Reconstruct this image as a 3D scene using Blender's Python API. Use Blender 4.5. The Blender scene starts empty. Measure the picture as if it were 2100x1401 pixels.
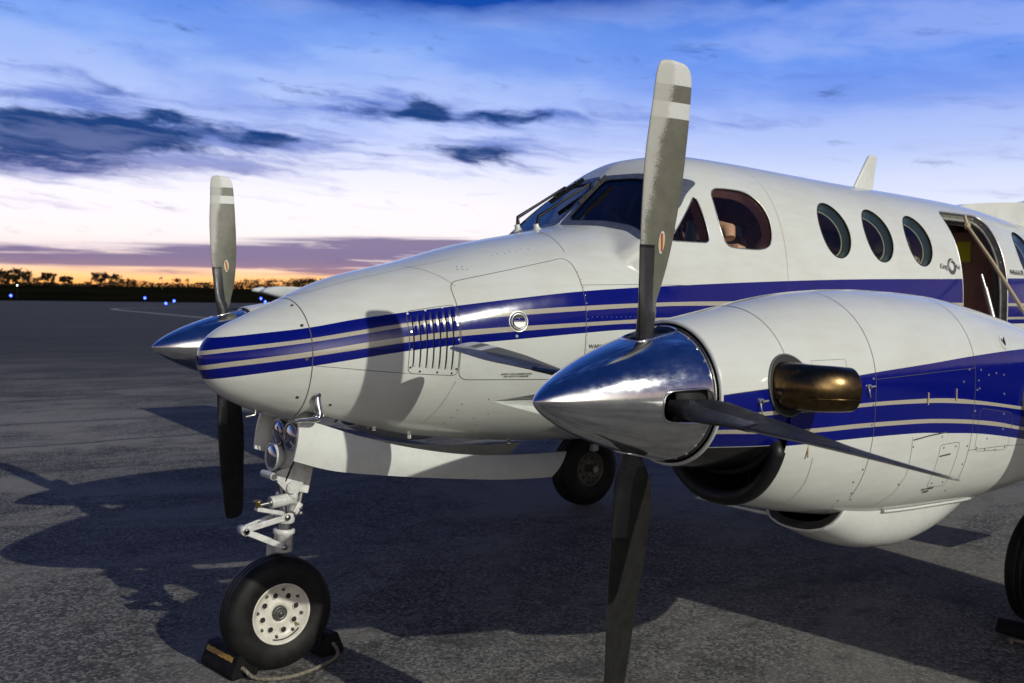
import bpy, bmesh, math, random
import numpy as np
from mathutils import Vector, Matrix, geometry
R = math.radians
rng = random.Random(7)

# ------------------------------------------------------------------ camera, sky, sun, exposure
sc = bpy.context.scene
COL = sc.collection
sc.view_settings.view_transform = 'Standard'
sc.view_settings.look = 'None'
sc.view_settings.exposure = 0.0
sc.view_settings.gamma = 1.0
sc.render.film_transparent = False

CAM = np.array([-1.9253, -4.3303, 1.7812])
YAW, PITCH, ROLL, FPX = 0.6583, 0.0428, 0.0113, 1982.3
cam_d = bpy.data.cameras.new("camera")
cam = bpy.data.objects.new("camera", cam_d)
COL.objects.link(cam)
sc.camera = cam
fw = np.array([math.sin(YAW) * math.cos(PITCH), math.cos(YAW) * math.cos(PITCH), -math.sin(PITCH)])
rt = np.array([math.cos(YAW), -math.sin(YAW), 0.0])
up = np.cross(rt, fw)
rt2 = math.cos(ROLL) * rt + math.sin(ROLL) * up
up2 = -math.sin(ROLL) * rt + math.cos(ROLL) * up
cam.matrix_world = Matrix(((rt2[0], up2[0], -fw[0], CAM[0]), (rt2[1], up2[1], -fw[1], CAM[1]),
                           (rt2[2], up2[2], -fw[2], CAM[2]), (0, 0, 0, 1)))
cam_d.sensor_width = 36.0
cam_d.lens = FPX / 2100 * 36.0
cam_d.clip_start = 0.05
cam_d.clip_end = 6000
cam_d.dof.use_dof = True
cam_d.dof.focus_distance = 4.4
cam_d.dof.aperture_fstop = 4.0

SUN_DIR = Vector((-0.135, 1.309, -0.675)).normalized()      # the way the light travels
sun_d = bpy.data.lights.new("apron_light", 'SUN')
sun_d.energy = 2.9
sun_d.angle = R(0.5)
sun_d.color = (1.0, 0.985, 0.87)
sun = bpy.data.objects.new("apron_light", sun_d)
COL.objects.link(sun)
sun.rotation_euler = SUN_DIR.to_track_quat('-Z', 'Y').to_euler()
SUN_EL = math.asin(-SUN_DIR.z)
SUN_AZ = math.atan2(-SUN_DIR.x, -SUN_DIR.y)


class G:
    """tiny expression builder for shader node trees"""
    def __init__(self, tree):
        self.t = tree

    def n(self, typ, **kw):
        nd = self.t.nodes.new(typ)
        for k, v in kw.items():
            setattr(nd, k, v)
        return nd

    def put(self, sock, v):
        if v is None:
            return
        if isinstance(v, bpy.types.NodeSocket):
            self.t.links.new(v, sock)
        else:
            sock.default_value = v

    def m(self, op, a, b=None, c=None, clamp=False):
        nd = self.n('ShaderNodeMath', operation=op, use_clamp=clamp)
        for s, v in zip(nd.inputs, (a, b, c)):
            self.put(s, v)
        return nd.outputs[0]

    def add(self, *a):
        r = a[0]
        for x in a[1:]:
            r = self.m('ADD', r, x)
        return r

    def mul(self, *a):
        r = a[0]
        for x in a[1:]:
            r = self.m('MULTIPLY', r, x)
        return r

    def sub(self, a, b):
        return self.m('SUBTRACT', a, b)

    def sstep(self, v, lo, hi, tlo=0.0, thi=1.0):
        nd = self.n('ShaderNodeMapRange', interpolation_type='SMOOTHSTEP')
        for s, x in zip(nd.inputs[:5], (v, lo, hi, tlo, thi)):
            self.put(s, x)
        return nd.outputs[0]

    def lin(self, v, lo, hi, tlo=0.0, thi=1.0):
        nd = self.n('ShaderNodeMapRange')
        for s, x in zip(nd.inputs[:5], (v, lo, hi, tlo, thi)):
            self.put(s, x)
        return nd.outputs[0]

    def mix(self, f, a, b):
        nd = self.n('ShaderNodeMix', data_type='RGBA')
        self.put(nd.inputs[0], f)
        for s, v in ((nd.inputs[6], a), (nd.inputs[7], b)):
            self.put(s, v if isinstance(v, bpy.types.NodeSocket) else tuple(v) + (1.0,))
        return nd.outputs[2]

    def xyz(self, x, y, z=0.0):
        nd = self.n('ShaderNodeCombineXYZ')
        for s, v in zip(nd.inputs, (x, y, z)):
            self.put(s, v)
        return nd.outputs[0]

    def sep(self, v):
        nd = self.n('ShaderNodeSeparateXYZ')
        self.put(nd.inputs[0], v)
        return nd.outputs

    def noise(self, vec, scale=1.0, detail=4.0, rough=0.55, dist=0.0, color=False):
        nd = self.n('ShaderNodeTexNoise')
        self.put(nd.inputs['Vector'], vec)
        nd.inputs['Scale'].default_value = scale
        nd.inputs['Detail'].default_value = detail
        nd.inputs['Roughness'].default_value = rough
        nd.inputs['Distortion'].default_value = dist
        return nd.outputs[1 if color else 0]

    def ramp(self, fac, stops, interp='LINEAR'):
        nd = self.n('ShaderNodeValToRGB')
        cr = nd.color_ramp
        cr.interpolation = interp
        while len(cr.elements) < len(stops):
            cr.elements.new(0.5)
        for e, (p, c) in zip(cr.elements, stops):
            e.position = p
            e.color = tuple(c) + (1.0,) if len(c) == 3 else c
        self.put(nd.inputs[0], fac)
        return nd.outputs[0]


def build_world():
    w = bpy.data.worlds.new("World")
    sc.world = w
    w.use_nodes = True
    t = w.node_tree
    t.nodes.clear()
    g = G(t)
    out = g.n('ShaderNodeOutputWorld')
    tc = g.n('ShaderNodeTexCoord')
    d = g.sep(tc.outputs['Generated'])
    s_, c_ = math.sin(YAW), math.cos(YAW)
    f = g.add(g.mul(d[0], s_), g.mul(d[1], c_))        # towards the sunset side
    r = g.sub(g.mul(d[0], c_), g.mul(d[1], s_))
    az = g.mul(g.m('ARCTAN2', r, f), 180 / math.pi)
    el = g.mul(g.m('ARCSINE', d[2]), 180 / math.pi)
    k = 1 / 60.0

    def E(e):
        return e * k
    fac = g.m('MULTIPLY', el, k, clamp=True)
    left = g.ramp(fac, [(0, (1.1, .40, .08)), (E(.6), (1.35, .56, .14)), (E(1.15), (1.35, .74, .32)), (E(1.8), (1.1, .80, .66)), (E(2.6), (1.0, .84, .85)),
                        (E(3.4), (1.06, .96, .95)), (E(5.5), (1.02, .97, 1.06)), (E(7.5), (.86, .88, 1.06)), (E(9.5), (.60, .69, 1.02)),
                        (E(12), (.40, .54, .97)), (E(14.5), (.23, .41, .93)), (E(17.5), (.115, .28, .84)), (E(24), (.032, .11, .42)), (1, (.006, .024, .12))])
    right = g.ramp(fac, [(0, (1.1, .62, .34)), (E(1.5), (.95, .78, .78)), (E(3), (.96, .93, 1.0)), (E(5), (.84, .86, 1.02)), (E(7), (.68, .75, 1.0)), (E(8.5), (.52, .63, .98)),
                         (E(10.5), (.36, .49, .95)), (E(13), (.165, .33, .90)), (E(15.5), (.085, .235, .80)), (E(18), (.055, .18, .68)), (E(26), (.020, .072, .32)), (1, (.006, .024, .12))])
    back = g.ramp(fac, [(0, (.38, .32, .26)), (E(3), (.42, .33, .31)), (E(7), (.38, .29, .31)), (E(12), (.17, .15, .24)),
                        (E(20), (.034, .055, .19)), (E(35), (.012, .034, .16)), (1, (.006, .024, .12))])
    # coordinates stretched along the horizon and bent by slow noise, so that clouds fray and trail
    q0 = g.xyz(g.mul(az, .10), g.mul(el, .32), 0.0)
    w1 = g.sep(g.noise(q0, .9, 4, .55, color=True))
    w2 = g.sep(g.noise(g.xyz(g.mul(az, .30), g.mul(el, .85), 3.0), 1.0, 4, .52, color=True))
    aw = g.add(az, g.mul(g.sub(w1[0], .5), 4.0), g.mul(g.sub(w2[0], .5), 1.6))
    ew = g.add(el, g.mul(g.sub(w1[1], .5), 1.1), g.mul(g.sub(w2[1], .5), .8))
    fib = g.noise(g.xyz(g.add(g.mul(aw, .10), g.mul(ew, .22)), g.sub(g.mul(ew, .75), g.mul(aw, -.055)), 5.0), 1.5, 8, .60)
    soft = g.noise(g.xyz(g.mul(aw, .13), g.mul(ew, .42), 8.0), 1.3, 4, .5)
    low = g.noise(g.xyz(g.mul(az, .085), g.mul(el, 1.9), 9.0), 1.2, 7, .62, .5)
    wide = g.noise(g.xyz(g.mul(aw, .045), g.add(g.mul(ew, .17), g.mul(aw, .012)), 2.0), 1.6, 5, .55)
    col = g.mix(g.sstep(az, -6.0, 17.0), left, right)
    col = g.mix(g.sstep(g.m('ABSOLUTE', g.sub(az, -12.0)), 38.0, 95.0), col, back)
    near = g.sstep(g.m('ABSOLUTE', az), 80.0, 40.0)
    # pale veils and deeper gaps in the upper half
    veil = g.mul(g.sstep(wide, .46, .66), g.sstep(el, 7.0, 11.0), g.sstep(el, 40.0, 17.0), near)
    col = g.mix(g.mul(veil, .42), col, (.46, .57, .98))
    deep = g.mul(g.sstep(wide, .52, .34), g.sstep(el, 6.5, 12.0), near)
    col = g.mix(g.mul(deep, .45), col, (.10, .235, .80))

    def blob(a0, e0, sa, se, wgt, A=None, Ee=None):
        da = g.m('POWER', g.m('ABSOLUTE', g.mul(g.sub(aw if A is None else A, a0), 1 / sa)), 2.0)
        de = g.m('POWER', g.m('ABSOLUTE', g.mul(g.sub(ew if Ee is None else Ee, e0), 1 / se)), 2.0)
        return g.mul(g.m('EXPONENT', g.mul(g.add(da, de), -1.0)), wgt)
    top = g.add(blob(-3.0, 17.9, 10.5, 1.6, 1.7), blob(10, 18.8, 10, 1.5, 1.0), blob(-24, 18.6, 6, 1.2, .4))
    col = g.mix(g.m('MULTIPLY', g.mul(top, g.lin(soft, .3, .65, .7, 1.1)), .95, clamp=True), col, (.006, .070, .42))
    # haze of soft grey-blue cloud, then the dense cores
    H_ = g.add(blob(-23, 9.0, 8.5, 1.7, 1.1), blob(-10, 10.9, 8.0, .85, .85), blob(1.5, 10.7, 7.5, .55, .85), blob(-24, 6.9, 7.5, 1.0, .95), blob(-13.5, 9.0, 4.5, .8, .8), blob(-1.5, 8.3, 3.8, 1.1, .8))
    H_ = g.add(H_, blob(15, 10.2, 8, .45, .55), blob(-24.5, 11.0, 3.5, .9, .6), blob(-27, 4.8, 6, .45, .40), blob(1.5, 9.3, 4, .5, .35), blob(-15, 7.4, 6, .4, .45), blob(-9.0, 12.2, 5.0, .9, .40), blob(24, 12.5, 8, .8, .25))
    fea = g.noise(g.xyz(g.add(g.mul(aw, .34), g.mul(ew, .35)), g.sub(g.mul(ew, 1.25), g.mul(aw, -.06)), 11.0), 1.25, 10, .60)
    hd = g.sstep(g.add(H_, g.mul(g.sub(fib, .5), 2.6), g.mul(g.sub(fea, .5), 1.1), -.33), -.14, .95)
    col = g.mix(g.mul(hd, .88), col, g.mix(g.sstep(ew, 6.4, 9.2), (.27, .29, .58), (.10, .19, .62)))
    D = g.add(blob(-25.5, 8.75, 4.6, 1.15, 1.45), blob(-21.0, 8.75, 4.4, .9, 1.1), blob(-26.0, 7.0, 5.5, .85, .72), blob(-14.0, 9.05, 2.4, .55, 1.0), blob(-17.0, 9.5, 1.8, .4, .5), blob(-19.4, 10.1, 1.9, .42, .8))
    D = g.add(D, blob(-5.4, 11.1, 1.25, .85, 1.3), blob(-2.0, 8.15, 2.2, .75, 1.15), blob(-8.8, 10.95, 2.6, .42, .62), blob(-1.6, 10.75, 3.8, .40, .78))
    dd = g.sstep(g.add(D, g.mul(g.sub(fea, .5), 2.3), g.mul(g.sub(soft, .5), 1.2), -.44), -.20, .66)
    dcol = g.mix(g.sstep(ew, 6.0, 8.4), (.055, .085, .30), (.0015, .042, .195))
    col = g.mix(g.mul(dd, .96), col, dcol)
    # thin trailing fibres across the bright part
    st = g.mul(g.sstep(fib, .50, .70), g.sstep(el, 3.6, 5.5), g.sstep(el, 12.5, 8.0), g.sstep(g.m('ABSOLUTE', az), 60.0, 30.0))
    col = g.mix(g.mul(st, .26), col, (.40, .45, .80))
    # purple bank low over the horizon, open to the glow in long gaps
    Bk = g.add(blob(-23, 2.1, 14, .60, 1.0, az, el), blob(-10, 2.5, 8, .75, 1.1, az, el), blob(-4, 3.2, 7, .45, .8, az, el), blob(14, 2.6, 20, .6, .7, az, el), blob(-20, 1.25, 8, .2, .25, az, el), blob(-9, 1.45, 6, .22, .35, az, el), blob(-26, .85, 4, .12, .4, az, el))
    bd = g.sstep(g.mul(Bk, g.lin(low, .34, .60, .30, 1.45)), .14, .90)
    bd = g.mul(bd, near)
    bcol = g.mix(g.sstep(el, .6, 2.4), (.40, .21, .27), (.155, .118, .285))
    col = g.mix(g.mul(bd, .88), col, bcol)
    # warm fill glow added low in the sky behind the camera to lift shadows
    gd = Vector((-.34, -1.0, .17)).normalized()
    dot = g.add(g.mul(d[0], gd.x), g.mul(d[1], gd.y), g.mul(d[2], gd.z))
    glow = g.mul(g.m('EXPONENT', g.mul(g.sub(dot, 1.0), 1 / .030)), 3.6)
    gl = g.n('ShaderNodeVectorMath', operation='SCALE')
    gl.inputs[0].default_value = (1.0, .95, .80)
    g.put(gl.inputs['Scale'], glow)
    ga = g.n('ShaderNodeVectorMath', operation='ADD')
    g.put(ga.inputs[0], col)
    g.put(ga.inputs[1], gl.outputs[0])
    col = ga.outputs[0]
    # below the horizon: dull ground tone
    col = g.mix(g.sstep(el, -.4, -2.0), col, (.03, .03, .035))
    sky = g.n('ShaderNodeTexSky', sky_type='NISHITA')
    sky.sun_disc = False
    sky.sun_elevation = R(-3.0)
    sky.sun_rotation = YAW - R(14)
    vm = g.n('ShaderNodeVectorMath', operation='SCALE')
    g.put(vm.inputs[0], col)
    vm.inputs['Scale'].default_value = 10.0
    va = g.n('ShaderNodeVectorMath', operation='ADD')
    g.put(va.inputs[0], vm.outputs[0])
    vs_ = g.n('ShaderNodeVectorMath', operation='SCALE')
    g.put(vs_.inputs[0], sky.outputs[0])
    vs_.inputs['Scale'].default_value = .15         # most of the daylight is gone
    g.put(va.inputs[1], vs_.outputs[0])
    bg = g.n('ShaderNodeBackground')
    g.put(bg.inputs[0], va.outputs[0])
    bg.inputs[1].default_value = 0.1
    t.links.new(bg.outputs[0], out.inputs[0])


build_world()


# ------------------------------------------------------------------ materials
def mat(name, base=(.5, .5, .5), rough=.5, metal=0.0, coat=0.0, ior=1.5, spec=.5, build=None, emit=None, estr=0.0):
    m = bpy.data.materials.new(name)
    m.use_nodes = True
    t = m.node_tree
    b = t.nodes['Principled BSDF']
    b.inputs['Base Color'].default_value = tuple(base) + (1,)
    b.inputs['Roughness'].default_value = rough
    b.inputs['Metallic'].default_value = metal
    b.inputs['Coat Weight'].default_value = coat
    b.inputs['Coat Roughness'].default_value = .04
    b.inputs['IOR'].default_value = ior
    b.inputs['Specular IOR Level'].default_value = spec
    if emit:
        b.inputs['Emission Color'].default_value = tuple(emit) + (1,)
        b.inputs['Emission Strength'].default_value = estr
    if build:
        build(G(t), b)
    return m


def objco(g):
    return g.n('ShaderNodeTexCoord').outputs['Object']


def worn(scale, amt, rlo, rhi, base):
    """base colour broken up by soft grime and a varying gloss"""
    def f(g, b):
        p = objco(g)
        n = g.noise(p, scale, 6, .65)
        n2 = g.noise(p, scale * 7, 4, .6)
        v = g.add(g.mul(n, .7), g.mul(n2, .3))
        dark = tuple(c * (1 - amt) for c in base)
        g.put(b.inputs['Base Color'], g.mix(g.sstep(v, .35, .62), dark, base))
        g.put(b.inputs['Roughness'], g.lin(n, .3, .7, rhi, rlo))
    return f


WHITE = (.60, .615, .585)


def painted(g, b):
    a = g.sep(g.n('ShaderNodeAttribute', attribute_name='stripe_a').outputs['Vector'])
    c = g.sep(g.n('ShaderNodeAttribute', attribute_name='stripe_b').outputs['Vector'])
    p = objco(g)
    n = g.noise(p, 2.2, 6, .65)
    fine = g.noise(p, 60, 3, .6)
    sx = g.sep(p)
    streak = g.noise(g.xyz(g.mul(sx[0], 1.5), g.mul(sx[1], 1.5), g.mul(sx[2], 9)), 3.0, 5, .6)
    base = g.mix(g.sstep(g.add(g.mul(n, .6), g.mul(streak, .4)), .36, .62), (.555, .56, .515), WHITE)
    lt = lambda v: g.m('LESS_THAN', v, 0.0)
    gt = lambda v: g.m('GREATER_THAN', v, 0.0)
    band = g.mul(lt(a[0]), gt(c[2]))
    silver = g.add(g.mul(lt(a[1]), gt(a[2])), g.mul(lt(c[0]), gt(c[1])))
    blue = g.mix(n, (.0018, .0045, .120), (.0028, .0065, .165))
    glint = g.mix(g.sstep(g.noise(p, 420, 2, .6), .35, .65), (.33, .30, .245), (.41, .375, .31))
    col = g.mix(band, base, blue)
    col = g.mix(silver, col, glint)
    g.put(b.inputs['Base Color'], col)
    g.put(b.inputs['Roughness'], g.lin(n, .3, .7, .20, .10))
    b.inputs['Coat Weight'].default_value = .15
    b.inputs['Specular IOR Level'].default_value = .42
    b.inputs['Coat Roughness'].default_value = .06
    bump = g.n('ShaderNodeBump')
    bump.inputs['Strength'].default_value = .10
    bump.inputs['Distance'].default_value = .02
    g.put(bump.inputs['Height'], g.noise(p, 4.5, 3, .5))
    g.put(b.inputs['Normal'], bump.outputs[0])
    g.put(b.inputs['Coat Normal'], bump.outputs[0])


def painted_cowl(g, b):
    """the striped paint, with the black underside of the front cowl ring below the lowest stripe"""
    painted(g, b)
    c = g.sep(g.n('ShaderNodeAttribute', attribute_name='stripe_b').outputs['Vector'])
    src = b.inputs['Base Color'].links[0].from_socket
    g.put(b.inputs['Base Color'], g.mix(g.m('LESS_THAN', c[2], -.002), src, (.008, .008, .008)))


def chrome_b(g, b):
    p = objco(g)
    n = g.noise(p, 9, 7, .7)
    s = g.noise(g.xyz(g.mul(g.sep(p)[0], 6), g.mul(g.sep(p)[1], 40), g.mul(g.sep(p)[2], 40)), 2.0, 5, .7)
    g.put(b.inputs['Roughness'], g.lin(g.add(g.mul(n, .6), g.mul(s, .4)), .38, .70,   .07, .19))
    g.put(b.inputs['Base Color'], g.mix(g.sstep(n, .35, .65), (.70, .71, .73), (.86, .86, .87)))


def blade_front(g, b):
    at = g.sep(g.n('ShaderNodeAttribute', attribute_name='blade_uv').outputs['Vector'])
    r, u = at[0], at[1]
    p = objco(g)
    spk = g.noise(p, 230, 3, .7)
    edge = g.add(u, g.mul(g.sub(g.noise(g.xyz(g.mul(r, 14), g.mul(u, 2)), 1.0, 5, .7), .5), .32))
    # paint eroded off the leading edge towards the tip
    reach = g.lin(r, .55, 1.08, .06, .48)
    wear = g.sstep(g.sub(reach, edge), -.18, .16)
    wear = g.m('GREATER_THAN', g.add(wear, g.mul(g.sub(g.noise(p, 300, 3, .85), .5), 3.2)), .54)
    wear = g.mul(wear, g.m('GREATER_THAN', r, .52))
    stain = g.noise(p, 16, 5, .65)
    grey = g.mix(g.sstep(stain, .3, .7), (.092, .090, .066), (.122, .120, .090))
    white = g.mix(g.sstep(spk, .28, .5), (.42, .42, .40), (.56, .56, .55))
    inb = lambda lo, hi: g.mul(g.m('GREATER_THAN', r, lo), g.m('LESS_THAN', r, hi))
    wb = g.add(inb(.955, 1.008), inb(1.065, 1.3))
    col = g.mix(wb, grey, white)
    col = g.mix(g.mul(wear, .85), col, (.40, .395, .36))
    g.put(b.inputs['Base Color'], col)


def tyre_b(g, b):
    p = objco(g)
    n = g.noise(p, 22, 6, .7)
    g.put(b.inputs['Base Color'], g.mix(g.sstep(n, .38, .66), (.003, .003, .003), (.0095, .009, .0085)))


def asphalt_b(g, b):
    p = g.n('ShaderNodeTexCoord').outputs['Object']
    x = g.sep(p)
    v = g.n('ShaderNodeTexVoronoi', feature='F1')
    g.put(v.inputs['Vector'], p)
    v.inputs['Scale'].default_value = 68.0
    vs = g.n('ShaderNodeSeparateColor')
    g.put(vs.inputs[0], v.outputs['Color'])
    grit = g.noise(p, 130, 3, .75)
    mid = g.noise(p, 7, 6, .68)
    big = g.noise(p, .55, 6, .62)
    # paving lanes with their own tone, running along the apron
    lane = g.add(g.mul(x[1], .985), g.mul(x[0], .12))
    ln = g.noise(g.xyz(g.mul(x[0], .05), g.mul(lane, .8), 0.0), 1.0, 7, .62)
    pave = g.n('ShaderNodeTexNoise', noise_dimensions='1D')
    g.put(pave.inputs['W'], g.m('FLOOR', g.mul(lane, .24)))
    pave.inputs['Scale'].default_value = 3.7
    tone = g.add(g.mul(mid, .26), g.mul(big, .40), g.mul(ln, .40), g.mul(g.sub(pave.outputs[0], .5), .55), .12)
    stone = g.add(g.mul(vs.outputs[0], .6), g.mul(grit, .6))
    c = g.mix(g.sstep(tone, .46, .82), (.034, .0335, .033), (.135, .130, .120))
    c = g.mix(g.mul(g.sstep(stone, .62, .86), .72), c, (.31, .30, .275))
    c = g.mix(g.mul(g.sstep(stone, .55, .24), .7), c, (.012, .012, .013))
    # worn and stained areas, ragged at every size
    worn_ = g.noise(p, 3.1, 9, .74, .4)
    c = g.mix(g.mul(g.sstep(worn_, .50, .66), .62), c, (.020, .020, .021))
    pale = g.noise(g.xyz(g.mul(x[0], .38), g.mul(x[1], .62), 7.0), 1.0, 9, .70, .5)
    c = g.mix(g.mul(g.sstep(pale, .46, .60), g.add(.30, g.mul(grit, .75))), c, (.235, .224, .195))
    c = g.mix(g.mul(g.sstep(pale, .46, .34), .55), c, (.030, .030, .034))
    pit = g.noise(p, 26, 5, .7)
    c = g.mix(g.mul(g.sstep(pit, .58, .70), .55), c, (.014, .014, .015))
    # oil drips
    oil = g.sstep(g.noise(p, 2.4, 5, .6), .66, .74)
    c = g.mix(g.mul(oil, .6), c, (.018, .018, .019))
    far = g.sstep(g.add(g.mul(x[1], .79), g.mul(x[0], .61)), 6.0, 27.0)     # floodlight falloff put into the colour: asphalt darkens away from the camera
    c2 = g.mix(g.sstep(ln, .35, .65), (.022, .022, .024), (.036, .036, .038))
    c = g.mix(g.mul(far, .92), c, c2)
    g.put(b.inputs['Base Color'], c)
    bp = g.n('ShaderNodeBump')
    bp.inputs['Strength'].default_value = .75
    bp.inputs['Distance'].default_value = .010
    g.put(bp.inputs['Height'], g.add(g.mul(vs.outputs[1], .5), grit))
    g.put(b.inputs['Normal'], bp.outputs[0])
    b.inputs['Roughness'].default_value = .9


def grass_b(g, b):
    p = g.n('ShaderNodeTexCoord').outputs['Object']
    n = g.noise(p, .02, 8, .7)
    n2 = g.noise(p, .6, 5, .7)
    g.put(b.inputs['Base Color'], g.mix(g.sstep(g.add(g.mul(n, .6), g.mul(n2, .4)), .38, .62), (.0035, .0035, .0022), (.012, .011, .006)))


def leaf_b(g, b):
    at = g.n('ShaderNodeAttribute', attribute_name='tint').outputs['Fac']
    g.put(b.inputs['Base Color'], g.mix(at, (.010, .009, .006), (.034, .026, .014)))


def glass(name, tint=(.30, .38, .50), ior=1.5, boost=0.0):
    m = bpy.data.materials.new(name)
    m.use_nodes = True
    t = m.node_tree
    t.nodes.clear()
    g = G(t)
    o = g.n('ShaderNodeOutputMaterial')
    tr = g.n('ShaderNodeBsdfTransparent')
    tr.inputs[0].default_value = tuple(tint) + (1,)
    gl = g.n('ShaderNodeBsdfGlossy')
    p = objco(g)
    g.put(gl.inputs['Roughness'], g.lin(g.noise(p, 5, 5, .6), .3, .7, .015, .06))
    fr = g.n('ShaderNodeFresnel')
    fr.inputs[0].default_value = ior
    mx = g.n('ShaderNodeMixShader')
    g.put(mx.inputs[0], g.m('ADD', g.m('MULTIPLY', fr.outputs[0], 1.25), boost, clamp=True))
    t.links.new(tr.outputs[0], mx.inputs[1])
    t.links.new(gl.outputs[0], mx.inputs[2])
    t.links.new(mx.outputs[0], o.inputs[0])
    return m


M = {}
M['paint'] = mat('striped_paint', build=painted)
M['cowl'] = mat('striped_cowl_paint', build=painted_cowl)
M['white'] = mat('white_paint', WHITE, .3, coat=.4, build=worn(5, .12, .22, .40, WHITE))
M['gearwhite'] = mat('gear_white', (.62, .62, .60), .4, build=worn(18, .35, .3, .5, (.62, .62, .60)))
M['chrome'] = mat('polished_metal', (.8, .8, .82), .1, 1.0, build=chrome_b)
M['steel'] = mat('steel', (.45, .44, .42), .32, 1.0)
M['jamb'] = mat('primed_metal', (.30, .29, .26), .5, build=worn(14, .4, .4, .6, (.30, .29, .26)))
M['alu'] = mat('aluminium', (.62, .61, .58), .38, 1.0, build=worn(14, .4, .25, .5, (.62, .61, .58)))
M['exhaust'] = mat('heat_stained_exhaust', (.17, .115, .06), .22, 1.0, build=worn(9, .55, .14, .36, (.21, .14, .065)))
M['dark'] = mat('dark_gap', (.008, .008, .008), .7)
M['duct'] = mat('dark_duct', (.010, .0095, .009), .6)
M['rubber'] = mat('black_rubber', (.010, .010, .011), .42, spec=.35, build=worn(14, .4, .35, .6, (.011, .011, .012)))
M['chockrub'] = mat('chock_rubber', (.005, .005, .006), .7, spec=.2, build=worn(25, .5, .6, .8, (.0055, .0055, .007)))
M['tyre'] = mat('tyre_rubber', (.016, .016, .016), .62, spec=.3, build=tyre_b)
M['blade_front'] = mat('blade_grey', (.15, .15, .12), .52, build=blade_front)
M['blade_back'] = mat('blade_black', (.012, .012, .012), .5, spec=.25, build=worn(20, .5, .4, .6, (.016, .016, .015)))
M['boot'] = mat('boot_rubber', (.020, .020, .021), .33, build=worn(30, .5, .25, .5, (.03, .03, .032)))
M['seam'] = mat('seam_line', (.06, .058, .052), .8)
M['screw'] = mat('screw_head', (.10, .10, .095), .45, .6)
M['rivet'] = mat('bright_screw', (.6, .6, .58), .35, .8)
M['ink'] = mat('black_lettering', (.012, .012, .014), .5)
M['gold'] = mat('gold_lettering', (.42, .30, .13), .35, .5)
M['wsframe'] = mat('windshield_frame_metal', (.16, .18, .22), .38, .55, build=worn(20, .3, .3, .5, (.17, .19, .23)))
M['seal'] = mat('black_seal', (.01, .01, .011), .55)
M['reveal'] = mat('window_reveal', (.34, .42, .38), .5)
M['tan'] = mat('tan_trim', (.45, .36, .22), .5)
M['lining'] = mat('cabin_lining', (.26, .15, .115), .85, build=worn(6, .3, .7, .9, (.30, .17, .13)))
M['panel'] = mat('glareshield', (.010, .010, .014), .7)
M['seat'] = mat('seat_leather', (.50, .34, .20), .55, build=worn(9, .3, .45, .65, (.55, .38, .23)))
M['yellow'] = mat('yellow_placard', (.55, .52, .02), .6)
M['chockyellow'] = mat('worn_yellow_paint', (.45, .27, .05), .7, build=worn(40, .55, .6, .8, (.50, .30, .055)))
M['rope'] = mat('rope_fibre', (.17, .155, .12), .9, build=worn(70, .5, .8, .95, (.19, .17, .13)))
M['rim'] = mat('wheel_paint', (.60, .57, .50), .42, build=worn(16, .25, .35, .5, (.62, .59, .52)))
M['rim_dark'] = mat('dark_wheel_paint', (.11, .105, .09), .5, build=worn(22, .5, .4, .6, (.12, .115, .10)))  # darker rim colour for the main wheels
M['red'] = mat('red_ink', (.36, .012, .010), .5)
M['cream'] = mat('decal_cream', (.50, .42, .20), .5)
M['whitedecal'] = mat('decal_white', (.60, .60, .58), .5)
M['brass'] = mat('brass', (.45, .35, .15), .35, 1.0)
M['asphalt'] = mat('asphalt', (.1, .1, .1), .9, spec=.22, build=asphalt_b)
M['grass'] = mat('dark_grass', (.02, .02, .01), 1.0, spec=.0, build=grass_b)
M['line'] = mat('faded_line_paint', (.20, .19, .17), .7, build=worn(4, .5, .6, .8, (.24, .225, .20)))
M['crack'] = mat('tar_filled_crack', (.012, .012, .013), .6)
M['leaf'] = mat('leaves', (.03, .025, .012), .8, spec=.1, build=leaf_b)
M['bark'] = mat('bark', (.03, .024, .018), .9, spec=.1)
M['lens'] = mat('lamp_lens', (.30, .34, .42), .05, 1.0)
M['blue_glow'] = mat('blue_lamp', (.05, .08, .4), .3, emit=(.035, .065, 1.0), estr=14.0)
M['white_glow'] = mat('white_lamp', (.5, .5, .5), .3, emit=(.85, .92, 1.0), estr=9.0)
M['greymetal'] = mat('grey_metal', (.10, .10, .10), .5, .4)
M['glass'] = glass('window_glass', (.70, .80, .84), 1.45)
M['wglass'] = glass('windshield_glass', (.42, .46, .58), 1.5, .02)
M['sideglass'] = glass('cockpit_glass', (.97, .90, .90), 1.42, .0)


# ------------------------------------------------------------------ mesh helpers
def link(o, parent=None):
    COL.objects.link(o)
    if parent is not None:
        o.parent = parent
    return o


def empty(name, loc=(0, 0, 0), rotz=0.0):
    o = bpy.data.objects.new(name, None)
    o.empty_display_size = .3
    o.location = loc
    o.rotation_euler = (0, 0, rotz)
    return link(o)


def tag(o, label=None, cat=None, group=None, kind=None):
    if label:
        o['label'] = label
    if cat:
        o['category'] = cat
    if group:
        o['group'] = group
    if kind:
        o['kind'] = kind
    return o


def raw(name, v, f, mats, parent=None, mi=None, smooth=True, normals=None):
    me = bpy.data.meshes.new(name)
    me.from_pydata([tuple(map(float, p)) for p in v], [], [tuple(map(int, q)) for q in f])
    for m in (mats if isinstance(mats, (list, tuple)) else [mats]):
        me.materials.append(M[m] if isinstance(m, str) else m)
    if mi is not None:
        me.polygons.foreach_set('material_index', np.asarray(mi, dtype=np.int32))
    if smooth:
        me.polygons.foreach_set('use_smooth', np.ones(len(me.polygons), dtype=bool))
    me.update()
    if normals is not None:
        me.normals_split_custom_set_from_vertices([tuple(map(float, n)) for n in normals])
    return link(bpy.data.objects.new(name, me), parent)


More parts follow.
